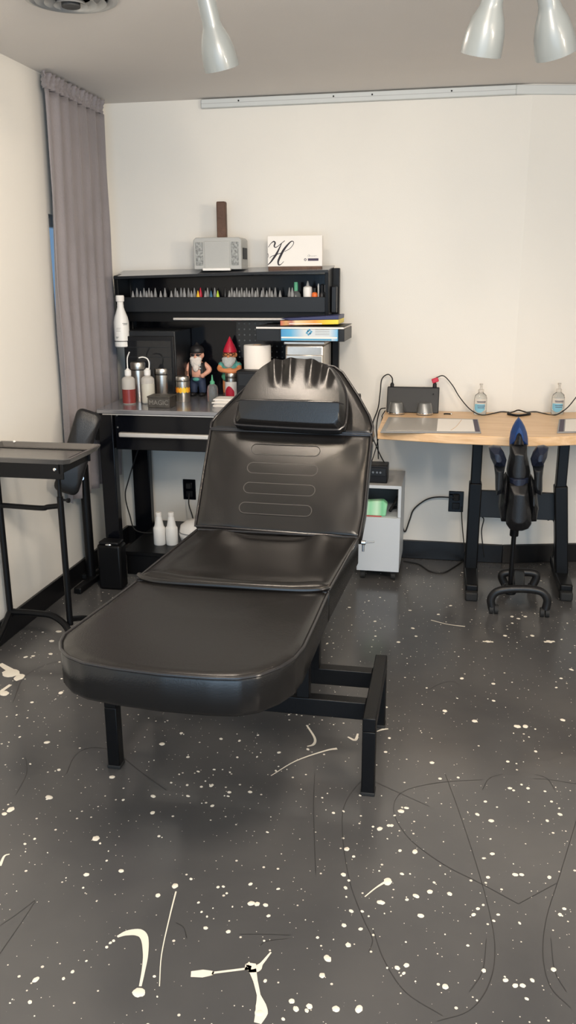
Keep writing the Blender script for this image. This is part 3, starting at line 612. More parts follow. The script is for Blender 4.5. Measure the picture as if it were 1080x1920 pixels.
# dark little box with letters
p = onZ(301, 764, ZB); q = onZ(279, 764, ZB); r_ = onZ(318, 766, ZB)
t = thing('small_box', 'small dark bronze box with worn letters MAGIC on worktop front', 'box', (p.x, -.55, ZB))
x0, x1 = q.x, r_.x; b = MB(); b.box(x0, x1, -.60, -.50, ZB, ZB+.05); b.build('body', M['magic'], t, bevel=.003)
b = MB(); b.box(x0-.002, x1+.002, -.602, -.498, ZB+.05, ZB+.058); b.build('lid', M['magic'], t, bevel=.002)
def textmesh(txt, size, loc, name, m, parent, depth=.0006):
    c = bpy.data.curves.new(name, 'FONT'); c.body = txt; c.size = size; c.extrude = depth; c.align_x = 'CENTER'; c.align_y = 'CENTER'
    tmp = bpy.data.objects.new(name, c); COL.objects.link(tmp); dg = bpy.context.evaluated_depsgraph_get(); dg.update()
    me = bpy.data.meshes.new_from_object(tmp.evaluated_get(dg)); bpy.data.objects.remove(tmp)
    me.materials.clear(); me.materials.append(m); ob = bpy.data.objects.new(name, me); COL.objects.link(ob)
    ob.rotation_euler = (pi/2, 0, 0); ob.parent = parent; ob.location = V(loc)-wloc(parent); return ob
textmesh('MAGIC', .032, ((x0+x1)/2, -.6008, ZB+.026), 'worn_letters', M['magict'], t)

# ---- garden gnomes
def gnome_biker():
    o = V((-1.33, -.13, ZB))
    t = thing('garden_gnome', 'bearded garden gnome in black cap, sunglasses and leather vest', 'garden gnome', o, 'garden gnomes on the worktop')
    P = lambda x, y, z: o+V((x, y, z))
    b = MB(); b.ball(P(0, 0, .135), .045, .95, .8, 1.1); b.ball(P(0, 0, .165), .042, 1, .8, .9)
    b.cyl(P(0, 0, .17), P(0, 0, .205), .02); b.ball(P(0, -.004, .225), .034, 1, .95, 1.05)
    b.ball(P(-.034, 0, .232), .010, .7, .6, 1.5); b.ball(P(.034, 0, .232), .010, .7, .6, 1.5); b.ball(P(0, -.038, .222), .009)
    b.tube([P(-.036, 0, .185), P(-.060, -.012, .150), P(-.052, -.040, .122)], lambda u: .0165-.004*u, 10); b.ball(P(-.05, -.046, .118), .014)
    b.tube([P(.036, 0, .185), P(.068, .0, .150), P(.040, -.022, .122)], lambda u: .0165-.004*u, 10); b.ball(P(.036, -.03, .118), .014)
    b.ball(P(0, 0, .105), .036, 1.05, .85, .8)
    bd = b.fuse('body', M['skin'], t, .0035)
    b = MB(); b.tube([P(-.018, 0, .10), P(-.024, -.002, .06), P(-.024, -.002, .018)], lambda u: .025-.005*u, 12); b.tube([P(.018, 0, .10), P(.024, -.002, .06), P(.026, -.002, .018)], lambda u: .025-.005*u, 12); b.ball(P(0, 0, .098), .04, 1.08, .88, .7); b.fuse('jeans', M['denim'], t, .0035)
    for s in (-1, 1): b = MB(); b.ball(P(.026*s, -.012, .012), .02, .85, 1.5, .62); b.build('boot', M['vest'], t)
    b = MB()
    b.rings([[P((.047+.003*sin(k))*cos(a), .9*(.042)*sin(a), z) for a in [radians(-58+296*i/24) for i in range(25)]] for k, z in enumerate((.112, .13, .15, .17, .192))], closed=False); b.build('vest', M['vest'], t, solid=.006)
    b = MB(); b.ball(P(0, -.03, .195), .032, 1, .55, 1.15); b.ball(P(0, -.036, .165), .02, .9, .6, 1.3); b.ball(P(-.02, -.028, .212), .015); b.ball(P(.02, -.028, .212), .015); b.fuse('beard', M['beard'], t, .003)
    b = MB(); b.lathe([(.038, .243), (.040, .25), (.038, .268), (.028, .282), (.012, .290), (.005, .303), (.001, .308)], o, n=24); b.ball(P(0, -.026, .247), .03, 1, .75, .16); b.fuse('cap', M['vest'], t, .003)
    b = MB(); b.ball(P(-.013, -.034, .234), .0105, 1.15, .35, .62); b.ball(P(.013, -.034, .234), .0105, 1.15, .35, .62); b.cyl(P(-.03, -.026, .236), P(.03, -.026, .236), .0025); b.build('sunglasses', M['glassd'], t)
    b = MB(); b.ball(P(.024, -.041, .178), .007, 1, .3, 1); b.ball(P(.025, -.041, .160), .007, 1, .3, .7); b.build('vest_patch', M['greyb'], t)
    b = MB(); b.ball(P(0, -.036, .098), .022, .9, .4, .5); b.build('belt_cloth', M['teal'], t)
    b = MB(); b.cyl(P(-.052, -.052, .10), P(-.052, -.052, .145), .009); b.cyl(P(-.052, -.052, .145), P(-.052, -.052, .162), .004); b.build('held_bottle', M['brown'], t)
    t.scale = (.97, .97, .94)
def gnome_red():
    o = V((-1.155, -.105, ZB)); t = thing('garden_gnome', 'garden gnome with red pointed hat, glasses and folded arms', 'garden gnome', o, 'garden gnomes on the worktop')
    P = lambda x, y, z: o+V((x, y, z))
    b = MB(); b.ball(P(0, 0, .15), .046, 1, .85, 1.15); b.cyl(P(0, 0, .17), P(0, 0, .215), .021); b.ball(P(0, -.004, .232), .033, 1, .95, 1.05)
    b.ball(P(-.034, 0, .236), .010, .7, .6, 1.4); b.ball(P(.034, 0, .236), .010, .7, .6, 1.4); b.ball(P(0, -.037, .228), .009)
    b.tube([P(-.04, 0, .19), P(-.054, -.022, .158), P(-.02, -.048, .150), (P(.022, -.048, .156))], lambda u: .0155-.003*u, 10)
    b.tube([P(.04, 0, .19), P(.054, -.022, .158), P(.02, -.05, .148), (P(-.022, -.05, .152))], lambda u: .0155-.003*u, 10)
    b.tube([P(-.022, 0, .10), P(-.026, -.002, .05), P(-.026, -.004, .016)], lambda u: .021-.006*u, 10); b.tube([P(.022, 0, .10), P(.026, -.002, .05), P(.026, -.004, .016)], lambda u: .021-.006*u, 10); b.ball(P(0, 0, .10), .035)
    b.fuse('body', M['skin2'], t, .0035)
    for s in (-1, 1): b = MB(); b.ball(P(.026*s, -.014, .010), .018, .85, 1.5, .6); b.build('shoe', M['brown'], t)
    b = MB(); b.lathe([(.030, .125), (.046, .13), (.050, .16), (.046, .185), (.036, .205), (.02, .21)], o, n=24, sy=.85); b.ball(P(-.046, -.006, .178), .019); b.ball(P(.046, -.006, .178), .019); b.fuse('shirt', M['teal'], t, .0035)
    b = MB(); b.ball(P(0, 0, .112), .048, 1.05, .88, .62); b.ball(P(0, -.012, .10), .04, 1.0, .8, .5); b.fuse('shorts', M['green'], t, .0035)
    b = MB(); b.ball(P(0, -.03, .203), .034, 1.1, .55, .8); b.ball(P(0, -.036, .185), .026, 1, .6, .8); b.ball(P(-.026, -.022, .212), .014); b.ball(P(.026, -.022, .212), .014); b.fuse('beard', M['greyb'], t, .003)
    b = MB(); b.lathe([(.036, .250), (.038, .253), (.034, .268), (.026, .288), (.016, .308), (.007, .328), (.001, .34)], o, n=24); b.build('hat', M['red'], t)
    b = MB()
    for s in (-1, 1): b.tube([P(.0145*s+.0115*cos(a*pi/8), -.037, .240+.008*sin(a*pi/8)) for a in range(17)], .0018, 6, 1)
    b.cyl(P(-.034, -.02, .243), P(-.026, -.037, .242), .0016); b.cyl(P(.034, -.02, .243), P(.026, -.037, .242), .0016); b.build('glasses', M['blackp'], t)
    t.scale = (1, 1, .93)
gnome_biker(); gnome_red()

# clear pump bottle between gnomes
p = onZ(399, 752, ZB); o = (p.x, p.y, ZB)
bottle('squeeze_bottle', 'small clear bottle with dark green nozzle before the gnomes', o, [(.026, 0), (.028, .003), (.028, .06), (.024, .078), (.012, .088), (.010, .09)], M['clear'], [(.012, .088), (.012, .10), (.006, .106), (.002, .135)], M['green'], capname='nozzle')
# folded paper towels
p = onZ(425, 757, ZB)
for k in range(5):
    b = MB(); z = ZB+.0005+k*.008; dx = (.0, .006, -.004, .008, .002)[k]
    R = []
    for j in range(7):
        R.append([(p.x-.045+dx+.13*i/8, -.50+.12*j/6+dx, z+.004*sin(i*.8+k)*0+.0012*sin(j+k)) for i in range(9)])
    b.rings(R, closed=False); tag(b.build('folded_towel', M['white'], solid=.007, bevel=.0), 'folded white paper towel in the stack by the bed head, '+('lowest', 'second from bottom', 'middle', 'second from top', 'topmost')[k]+' of five', 'paper towel', 'folded paper towels on the worktop')
# paper towel roll
p = onY(483, 690, -.30); o = (p.x, -.30, ZB)
t = thing('paper_towel_roll', 'white paper towel roll standing upright right of gnomes', 'paper roll', o)
b = MB(); b.lathe([(.022, .002), (.068, .002), (.069, .006), (.069, .282), (.067, .287), (.022, .287), (.021, .28), (.021, .01)], o, n=40); b.build('roll', M['white'], t)
b = MB(); b.lathe([(.0205, 0), (.0205, .288), (.019, .288), (.019, .002)], o, n=24); b.build('cardboard_core', M['pinkw'], t)
t = thing('label_printer', 'small black square gadget before the paper towel roll', 'gadget', (-.975, -.42, ZB)); b = MB(); b.box(-1.03, -.92, -.47, -.39, ZB, 1.075); b.build('body', M['blackp'], t, bevel=.006); b = MB(); b.box(-1.02, -.93, -.4735, -.47, 1.0, 1.06); b.build('screen', M['dgrey'], t, bevel=.002)
# steel dispenser, flat case, carton, spine
t = thing('steel_box', 'stainless steel box dispenser on worktop behind bed head', 'dispenser', (-.69, -.25, ZB))
b = MB(); b.box(-.805, -.61, -.36, -.10, ZB, 1.195); b.build('body', M['steel'], t, bevel=.012, seg=3)
b = MB(); b.box(-.80, -.615, -.368, -.36, ZB+.02, 1.145); b.build('front_door', M['steel'], t, bevel=.006)
b = MB(); b.box(-.81, -.605, -.37, -.09, 1.195, 1.2115); b.build('lid', M['steel'], t, bevel=.004)
ca, cb = onY(480, 613, -.40), onY(646, 612, -.40); z1 = 1.285; z0 = 1.213
t = thing('flat_case', 'flat black case with white top edge lying on steel dispenser', 'case', (-.72, -.26, z0))
b = MB(); xl, xr = ca.x, cb.x; cx0, cx1 = onY(528, 640, -.40).x, onY(634, 637, -.40).x
b.box(xl, cx0-.002, -.40, -.10, z0, z1-.012); b.box(cx1+.002, xr, -.40, -.10, z0, z1-.012); b.box(cx0-.003, cx1+.003, -.16, -.10, z0, z1-.012); b.box(xl+.1, xr-.03, -.40, -.10, z0-.001, z0+.003); b.build('case_body', M['dgrey'], t, bevel=.003)
b = MB(); b.box(xl, xr-.004, -.398, -.10, z1-.012, z1-.003); b.build('white_top', M['white'], t)
b = MB(); b.box(xl-.002, xr, -.402, -.098, z1-.003, z1); b.build('lid', M['blackp'], t, bevel=.001)
t = thing('glove_carton', 'blue and white printed carton slotted in the flat black case', 'carton', ((cx0+cx1)/2, -.29, z0+.004))
b = MB(); b.box(cx0, cx1, -.418, -.17, z0+.0035, z1-.013); b.build('carton_body', M['bluebox'], t, bevel=.002)
b = MB(); zz = z0+.003
b.box(cx0+.002, cx1-.002, -.4186, -.418, zz+.013, zz+.020); b.build('white_stripe', M['white'], t)
b = MB(); b.box(cx0+.002, cx1-.03, -.4186, -.418, zz+.003, zz+.011); b.build('violet_stripe', M['label'], t)
b = MB(); mx = cx0+(cx1-cx0)*.5
for k in range(4): a = k*pi/2+pi/4*0; b.obox((mx+.009*cos(a), -.4185, zz+.042+.009*sin(a)), V((.0055, 0, .0055)), V((0, .0006, 0)), V((-.0022, 0, .0022)) if 0 else V((.0025, 0, -.0025)))
for k in range(4): a = k*pi/2+pi/4; b.obox((mx+.010*cos(a), -.4185, zz+.042+.010*sin(a)), V((.0045*sin(a), 0, -.0045*cos(a))), V((0, .0006, 0)), V((.0018*cos(a), 0, .0018*sin(a))))
b.build('diamond_emblem', M['label'], t)
b = MB()
for k in range(4): b.box(mx+.03, cx1-.04, -.4186, -.418, zz+.030+k*.008, zz+.0318+k*.008)
b.build('fine_print', M['cap'], t)
sa, sb = onY(526, 600, -.36), onY(635, 598, -.36)
t = thing('game_box', 'yellow, orange and navy flat box lying on the flat black case', 'box', ((sa.x+sb.x)/2, -.27, z1))
ang = .05
def tilt(x, z): return z+(x-sa.x)*.045
b = MB(); b.prism([(sa.x, -.37, tilt(sa.x, z1+.001)), (sb.x, -.37, tilt(sb.x, z1-.004)), (sb.x, -.37, tilt(sb.x, z1+.018)), (sa.x, -.37, tilt(sa.x, z1+.025))], (0, .22, 0)); b.build('printed_tray', M['spine'], t, bevel=.002)
b = MB(); b.prism([(sa.x+.05, -.371, tilt(sa.x+.05, z1+.025)), (sb.x, -.371, tilt(sb.x, z1+.018)), (sb.x+.001, -.371, tilt(sb.x, z1+.038)), (sa.x, -.371, tilt(sa.x, z1+.034))], (0, .222, 0)); b.build('navy_lid', M['navy'], t, bevel=.002)
b = MB(); b.box(sa.x+.045, sb.x-.08, -.3712, -.37, z1+.009, z1+.013); b.build('title_stripe', M['white'], t)

# ---- lower shelf
for k, px in enumerate(((300, 1020), (323, 1020))):
    p = onZ(px[0], px[1], .155); o = (p.x, p.y, .155)
    bottle('supply_bottle', ('left', 'right')[k]+' one of two white bottles on the lower shelf', o, [(.030, 0), (.032, .003), (.032, .088), (.030, .094), (.026, .098), (.024, .105), (.016, .15), (.0135, .155)], M['whitep'], [(.0155, .155), (.016, .172), (.014, .176)], M['white'], 'white bottles on the lower shelf')
p = onZ(353, 1022, .155)
t = thing('towel_bundle', 'round white bundle on the lower shelf beside the white bottles', 'bundle', (p.x, p.y+.06, .155)); b = MB(); b.lathe([(.02, 0), (.07, .006), (.085, .05), (.075, .095), (.04, .12), (.005, .125)], (p.x+.02, p.y+.06, .155), n=28); b.build('bundle', M['white'], t, angle=80); b = MB(); b.tube([(p.x+.02+.083*cos(a*pi/8), p.y+.06+.083*sin(a*pi/8), .155+.062) for a in range(17)], .003, 6, 1); b.build('tie', M['cap'], t)
# glossy box on the floor
t = thing('floor_box', 'small glossy black bin on the floor before left workbench leg', 'bin', (-1.63, -.73, 0))
b = MB(); b.prism([(-1.69, -.775, .0), (-1.565, -.775, .0), (-1.565, -.69, .0), (-1.69, -.69, .0)], (0, 0, .235)); b.build('bin_body', M['blackm'], t, bevel=.012)
b = MB(); b.box(-1.68, -1.575, -.77, -.695, .235, .25); b.build('bin_lid', M['blackp'], t, bevel=.006); b = MB(); b.ball((-1.625, -.775, .238), .012, 1.4, .6, .6); b.build('chrome_latch', M['chrome'], t)

# ---------------------------------------------------------- wall outlets
def outlet(px0, px1, label, wing=False):
    if wing: a, c = px0, px1
    else: a, c = onY(*px0, 0), onY(*px1, 0)
    t = thing('wall_outlet', label, 'outlet', ((a.x+c.x)/2, a.y, c.z), 'black wall outlets')
    if wing: ex = dw; no = nw
    else: ex = V((1, 0, 0)); no = V((0, -1, 0))
    cc = (a+c)/2; w = abs((c-a).dot(ex))/2; h = (a.z-c.z)/2
    b = MB(); b.obox(cc+no*.003, ex*w, no*.003, V((0, 0, h))); b.build('plate', M['blackg'], t, bevel=.003)
    b = MB()
    for s in (-1, 1): b.obox(cc+no*.008+V((0, 0, s*h*.42)), ex*w*.5, no*.003, V((0, 0, h*.3)))
    b.build('socket', M['blackp'], t, bevel=.003)
    b = MB(); b.obox(cc+no*.020+V((0, 0, h*.42)), ex*w*.35, no*.012, V((0, 0, h*.26))); b.build('plug', M['rubber'], t, bevel=.004)
    return cc
oL = outlet((343, 898), (368, 937), 'black wall outlet left of the bed under the workbench')
oR = outlet((842, 920), (868, 960), 'black wall outlet between grey cabinet and left desk leg')
q0, q1 = onZ(1076, 920, .395), onZ(1101, 960, .278)
ow = V((SX, 0, 0))+dw*.405; outlet(V((ow.x, ow.y, .395)), V((ow.x, ow.y, .278))+dw*.08, 'black wall outlet at right edge beyond the desk', True)

# ------------------------------------------------------------------- desk
ZD = .83
t = desk = thing('standing_desk', 'light maple standing desk with black steel legs along back wall', 'desk', (.3, -.35, 0))
top = [(-.314, -.655), (.0, -.715), (.31, -.735), (.46, -.70), (.62, -.64), (1.2, -.42), (1.2, wingy(1.2)-.03), (SX+.03, -.012), (-.325, -.02)]
b = MB(); b.prism([(x, y, ZD-.042) for x, y in top], (0, 0, .042)); b.build('desktop', M['pinkw'], t, bevel=.004)
def deskleg(xt, xb, px_f, px_b):
    f, bk = onZ(*px_f, 0), onZ(*px_b, 0)
    fx = (f.x+bk.x)/2
    b = MB(); b.beam((xb, -.30, .05), (xt, -.30, .52), .062, .075, (0, 1, 0)); lg = b.build('leg', M['blackm'], t, bevel=.006)
    b = MB(); b.beam((xt, -.30, .48), (xt, -.30, ZD-.042), .05, .062, (0, 1, 0)); b.build('leg_column', M['blackm'], lg, bevel=.005)
    b = MB(); b.prism([(xb-.03, f.y+.03, .03), (xb+.03, f.y+.03, .03), (xb+.035, -.30, .03), (xb+.03, -.06, .03), (xb-.03, -.06, .03), (xb-.035, -.30, .03)], (0, 0, .045)); ft = b.build('foot_bar', M['blackm'], t, bevel=.008)
    b = MB(); b.box(xb-.03, xb+.03, f.y+.0, f.y+.055, 0.0, .045); b.build('end_cap', M['rubber'], ft, bevel=.008)
    b = MB(); b.cyl((xb, -.09, 0), (xb, -.09, .03), .02); b.build('leveller', M['rubber'], ft)
deskleg(.155, .155, (883, 1128), (882, 1062)); deskleg(.565, .605, (1061, 1128), (1062, 1062))
b = MB(); b.box(.17, .58, -.295, -.275, .335, .475); b.build('cross_panel', M['dgrey'], t, bevel=.003)
b = MB(); b.box(.14, .60, -.33, -.27, ZD-.075, ZD-.042); b.build('top_rail', M['blackm'], t)

# tracing pads with paper
def pad(pts, label, papers):
    P = [onZ(x, y, ZD) for x, y in pts]; c = sum(P, V())/4
    t = thing('tracing_board', label, 'drawing board', (c.x, c.y, ZD), 'flat boards on the desk')
    b = MB(); b.prism(P, (0, 0, .006)); b.build('board', M['cap'], t, bevel=.002)
    e = lambda u, v, h: (P[0].lerp(P[1], u)).lerp(P[3].lerp(P[2], u), v)+V((0, 0, h))
    for (u0, u1, v0, v1, m, nm) in papers: b = MB(); b.prism([e(u0, v0, .006), e(u1, v0, .006), e(u1, v1, .006), e(u0, v1, .006)], (0, 0, .0008)); b.build(nm, M[m], t)
    if papers:
        b = MB(); S = [e(u, v, .0072) for u, v in ((.70, .1), (.76, .4), (.82, .9))]; b.tube(S, .0012, 5)
        b.build('pencil_line', M['pinkw'], t)
M['shiny'] = mat('glossy_sheet', (.52, .49, .45), .12, bump=.01)
pad([(713, 812), (902, 813), (896, 788), (728, 784)], 'long flat tracing board with white sheets at left end of desk', [(.05, .56, .06, .94, 'shiny', 'film_sheet'), (.56, .94, .06, .94, 'white', 'drawing_sheet'), (.945, .99, .05, .95, 'violet', 'striped_margin')])
pad([(1044, 813), (1100, 812), (1096, 786), (1048, 788)], 'flat board with white sheet at the right edge of desk', [(.05, .22, .05, .95, 'violet', 'striped_margin'), (.26, .98, .06, .94, 'white', 'drawing_sheet')])
# dark slab device with two silver speakers
Yd = -.085
da, dc = onY(726, 727, Yd), onY(824, 727, Yd)
t = thing('power_unit', 'dark grey slab device standing against wall at desk left', 'device', ((da.x+dc.x)/2, Yd, ZD))
zt_ = onY(775, 727, Yd).z
b = MB(); b.prism([(da.x, Yd-.02, ZD), (dc.x, Yd-.02, ZD), (dc.x, Yd+.02, zt_), (da.x, Yd+.02, zt_)], (0, .03, 0)); b.build('case', M['dgrey'], t, bevel=.004)
for px, m in ((735, 'blackp'), (815, 'blackp')):
    q = onY(px, 727, Yd+.03); b = MB(); b.lathe([(.011, -.005), (.010, .018), (.006, .026)], (q.x, Yd+.035, q.z), n=14); b.build('connector', M[m], t)
q = onY(816, 713, Yd+.035); b = MB(); b.obox(q, V((.016, 0, .006)), V((0, .01, 0)), V((-.004, 0, .011))); b.build('red_plug', M['red'], t, bevel=.004)
b = MB(); b.lathe([(.004, 0), (.003, .002)], (dc.x-.03, Yd-.006, zt_-.03), (0, -1, 0), 10); b.build('button', M['blackp'], t)
for k, px in enumerate((742, 795)):
    p = onZ(px, 779+k*2, ZD); p.y = -.155
    t = thing('silver_speaker', ('left', 'right')[k]+' small silver cone speaker before the dark slab device', 'speaker', (p.x, p.y, ZD), 'silver speakers on the desk')
    b = MB(); b.lathe([(.040, .0), (.0425, .004), (.043, .010), (.042, .014), (.034, .058), (.031, .062), (.001, .063)], (p.x, p.y, ZD), n=36); b.build('shell', M['silver'], t)
    b = MB(); b.lathe([(.0432, .006), (.0436, .009), (.0432, .012)], (p.x, p.y, ZD), n=36); b.build('chrome_rim', M['chrome'], t)
# keys / clip
p = onZ(838, 776, ZD); t = thing('small_clip', 'tiny dark metal clip lying on desk right of the slab device', 'clip', (p.x, p.y-.03, ZD)); b = MB(); b.tube([p+V((-.015, -.03, .004)), p+V((-.005, -.036, .006)), p+V((.012, -.026, .004)), p+V((.02, -.03, .004))], .0035, 8); b.build('clip_body', M['blackp'], t)
b = MB(); b.ball(p+V((.022, -.03, .005)), .005); b.build('bead', M['chrome'], t)
# sanitizer bottles
def sani(px, label, Y):
    p = onY(px, 770, Y); o = (p.x, Y, ZD)
    t = thing('sanitizer_bottle', label, 'bottle', o, 'hand sanitizer bottles on the desk')
    b = MB(); b.lathe([(.030, 0), (.032, .004), (.032, .085), (.028, .10), (.013, .112), (.012, .115)], o, n=28, sy=.75); b.build('bottle_body', M['clear'], t)
    b = MB(); b.lathe([(.014, .113), (.014, .128), (.006, .13), (.005, .150), (.009, .151), (.009, .158)], o, n=20); b.box(o[0]-.006, o[0]+.006, Y-.034, Y, ZD+.152, ZD+.158); b.build('pump', M['clearp'], t)
    b = MB(); b.rings([[V((o[0]+.0325*cos(a), Y+.0245*sin(a), ZD+z)) for a in [radians(205+130*i/12) for i in range(13)]] for z in (.022, .082)], closed=False); lb = b.build('label', M['clearp'], t)
    b = MB(); b.rings([[V((o[0]+.0329*cos(a), Y+.0249*sin(a), ZD+z-(.016*sin(i/12*pi) if z < .03 else 0))) for i, a in enumerate([radians(212+100*i/12) for i in range(13)])] for z in (.028, .056)], closed=False); b.build('blue_print', M['label2'], lb)
    b = MB()
    for z, a0, a1 in ((.068, 235, 320), (.063, 240, 318), (.045, 240, 315), (.036, 245, 305)): b.rings([[V((o[0]+.0332*cos(a), Y+.0252*sin(a), ZD+zz)) for a in [radians(a0+(a1-a0)*i/8) for i in range(9)]] for zz in (z, z+.003)], closed=False)
    b.build('small_lettering', M['violet'], lb)
sani(900, 'clear sanitizer bottle on desk left of the chair top', -.10)
sani(1045, 'clear sanitizer bottle on desk right of the chair top', -.02)

# cables
def cable(label, pts, r=.0028, name='cable', m='rubber', group='black cables', cat='cable', extra=None):
    b = MB(); b.tube(pts, r, 7, 8); o = b.build(name, M[m]); tag(o, label, cat, group); return o
zc = ZD+.0035
cable('black cable from red plug sagging across desk to the loop', [onY(818, 708, -.05), onY(832, 705, -.06), onY(848, 722, -.07), onY(862, 745, -.08), onY(882, 768, -.10), onZ(903, 778, zc), onZ(925, 775, zc), onZ(940, 772, zc), onZ(955, 773, zc)])
cable('black cable running from the loop off to right edge of desk', [onZ(988, 773, zc), onZ(1004, 772, zc), onZ(1019, 775, zc), onZ(1041, 778, zc), onY(1062, 766, -.12), onY(1080, 745, -.10), onY(1098, 722, -.09), onY(1118, 706, -.05), V((.80, .04, .93)), V((.86, .05, .86)), V((.90, -.02, ZD+.004))])
p0 = onZ(972, 774, zc+.004)
t = thing('cable_clip', 'flat black triangular cable loop at the middle of the desk', 'cable clip', p0)
b = MB(); b.tube([onZ(952, 776, zc+.003), onZ(972, 779, zc+.003), onZ(994, 776, zc+.003)], .006, 8); b.tube([onZ(952, 775, zc+.006), onZ(963, 772, zc+.006), onY(972, 769, -.07), onZ(983, 772, zc+.006), onZ(994, 775, zc+.006)], .0035, 8); b.build('loop', M['blackp'], t)
Yc = -.45
cable('black cable looping up from slab device and down behind the bed', [onY(736, 718, -.05), onY(735, 708, -.05), onY(727, 702, -.05), onY(716, 711, -.045), onY(713, 735, -.04), onY(709, 765, -.035), onY(700, 790, -.04), onY(694, 820, -.06), onY(690, 850, -.2)], .0032)
cable('black cable hanging over desk end from slab device to power box', [onY(723, 765, -.08), onY(713, 768, -.07), onY(708, 785, -.06), onX(706, 806, -.345), V((-.34, -.30, .70)), V((-.335, -.30, .62))], .0032)
cable('thin black cable hanging behind desk end into the power box', [onY(726, 770, -.08)+V((-.01, 0, 0)), onY(716, 780, -.09), V((-.335, -.12, .80)), V((-.345, -.15, .72)), V((-.36, -.24, .64)), V((-.37, -.31, .60))], .0026)
cable('black cable crossing down to right end of the power box', [V((-.395, -.10, .74)), V((-.37, -.15, .68)), V((-.33, -.22, .62)), V((-.305, -.28, .597))], .003)
cable('black power cord from right outlet sagging down behind grey cabinet', [oR+V((-.0, -.04, .03)), onY(820, 932, -.035), onY(797, 938, -.03), onY(776, 955, -.03), onY(768, 975, -.03), onY(759, 997, -.03), onY(752, 975, -.03)], .004)
cable('black cord hanging down from right outlet beside desk leg', [oR+V((.03, -.012, -.03)), onY(866, 975, -.012), onY(868, 1000, -.016), onY(870, 1020, -.03), onY(872, 1040, -.045)], .003)
cable('black cord lying on floor between grey cabinet and desk leg', [onZ(757, 1052, .004), onZ(785, 1058, .004), onZ(806, 1071, .004), onZ(830, 1074, .004), onZ(850, 1064, .004), onZ(868, 1052, .004)], .004)
cable('curved black cord hanging left below the desk cross panel', [V((.20, -.285, .333)), onY(907, 975, -.27), onY(903, 995, -.26), onY(905, 1022, -.25), onY(908, 1045, -.22)], .003)
cable('curved black cord hanging right below the desk cross panel', [V((.52, -.285, .333)), onY(1037, 975, -.27), onY(1041, 995, -.26), onY(1039, 1022, -.25), onY(1036, 1045, -.22)], .003)
cable('black cord from left outlet down behind the bed', [oL+V((.0, -.012, -.02)), onY(354, 945, -.03), onY(360, 965, -.05), onY(366, 990, -.06)], .0035)
cable('black cord hanging under left end of workbench', [V((-1.60, -.30, .70)), onY(241, 900, -.3), onY(235, 930, -.3), onY(243, 965, -.3), onY(256, 995, -.3), V((-1.52, -.3, .16))], .0035)

# ---------------------------------------------------- grey rolling cabinet
x0, x1, y0, y1 = -.425, -.208, -.40, -.045
t = thing('rolling_cabinet', 'narrow pale grey rolling cabinet with open top niche under desk', 'cabinet', ((x0+x1)/2, -.22, 0))
zt = .507; b = MB()
b.box(x0, x0+.014, y0, y1, .05, zt-.014); b.box(x1-.014, x1, y0, y1, .05, zt-.014); b.box(x0, x1, y0, y1, .05, .064); b.box(x0+.014, x1-.014, y1-.01, y1, .06, zt-.014); b.box(x0+.012, x1-.012, y0+.016, y1, .325, .339); b.build('carcass', M['cabinet'], t, bevel=.002)
b = MB(); b.box(x0+.014, x1-.014, y1-.014, y1-.0101, .339, zt-.014); b.box(x1-.018, x1-.0141, y0+.01, y1-.01, .339, zt-.014); b.build('niche_lining', M['niche'], t)
b = MB(); b.box(x0, x1, y0, y1, zt-.014, zt); b.build('cabinet_top', M['cabside'], t, bevel=.002)
b = MB(); b.box(x0, x1, y0-.003, y0, zt-.016, zt-.0005); b.box(x1-.0142, x1, y0-.003, y0, .345, zt-.016); b.build('face_frame', M['cabinet'], t)
b = MB(); b.box(x0, x1, y0-.016, y0, .055, .342); b.build('door', M['cabinet'], t, bevel=.002)
for x in (x0+.03, x1-.03):
    for y in (y0+.03, y1-.03):
        b = MB(); b.cyl((x-.011, y, .021), (x+.011, y, .021), .021); b.cyl((x, y, .02), (x, y, .05), .009); b.box(x-.016, x+.016, y-.012, y+.012, .036, .05); b.build('caster', M['rubber'], t)
b = MB(); bx0 = -.39; b.prism([(bx0-.02, -.38, .339), (-.285, -.38, .339), (-.278, -.37, .40), (-.30, -.365, .418), (bx0, -.365, .41)], (0, .05, 0)); tag(b.build('snack_pack', M['pastel'], bevel=.006), 'green and white packet inside the grey cabinet niche', 'packet')
b = MB(); b.box(-.41, -.305, -.397, -.383, .339, .3435); tag(b.build('red_card', M['red']), 'thin red card under the green packet in cabinet niche', 'card')
b = MB(); b.tube([(-.27, -.30, .347), (-.25, -.27, .38), (-.235, -.24, .41), (-.245, -.28, .385), (-.265, -.25, .35), (-.24, -.22, .348)], .007, 8); tag(b.build('coiled_cord', M['rubber']), 'dark coiled cord at right inside the cabinet niche', 'cord')
t = thing('power_box', 'black control box on top of the grey rolling cabinet', 'device', (-.34, -.30, zt))
b = MB(); b.box(-.405, -.283, -.36, -.25, zt, .598); b.build('case', M['blackp'], t, bevel=.005)
b = MB(); b.box(-.398, -.292, -.3635, -.36, .545, .585); b.build('front_panel', M['dgrey'], t, bevel=.002)
b = MB()
for x in (-.355, -.335, -.318): b.lathe([(.006, 0), (.005, .004)], (x, -.3635, .564), (0, -1, 0), 12)
b.build('button', M['silver'], t)

# ------------------------------------------------------------- tattoo bed
ZS = .635
t = bed = thing('tattoo_bed', 'black vinyl three-section tattoo bed on a black steel frame', 'tattoo bed', (-.59, -2.0, 0))
def bx(y): return -.575+(y+1.72)*.060          # gentle skew of the centre line
TH = .105
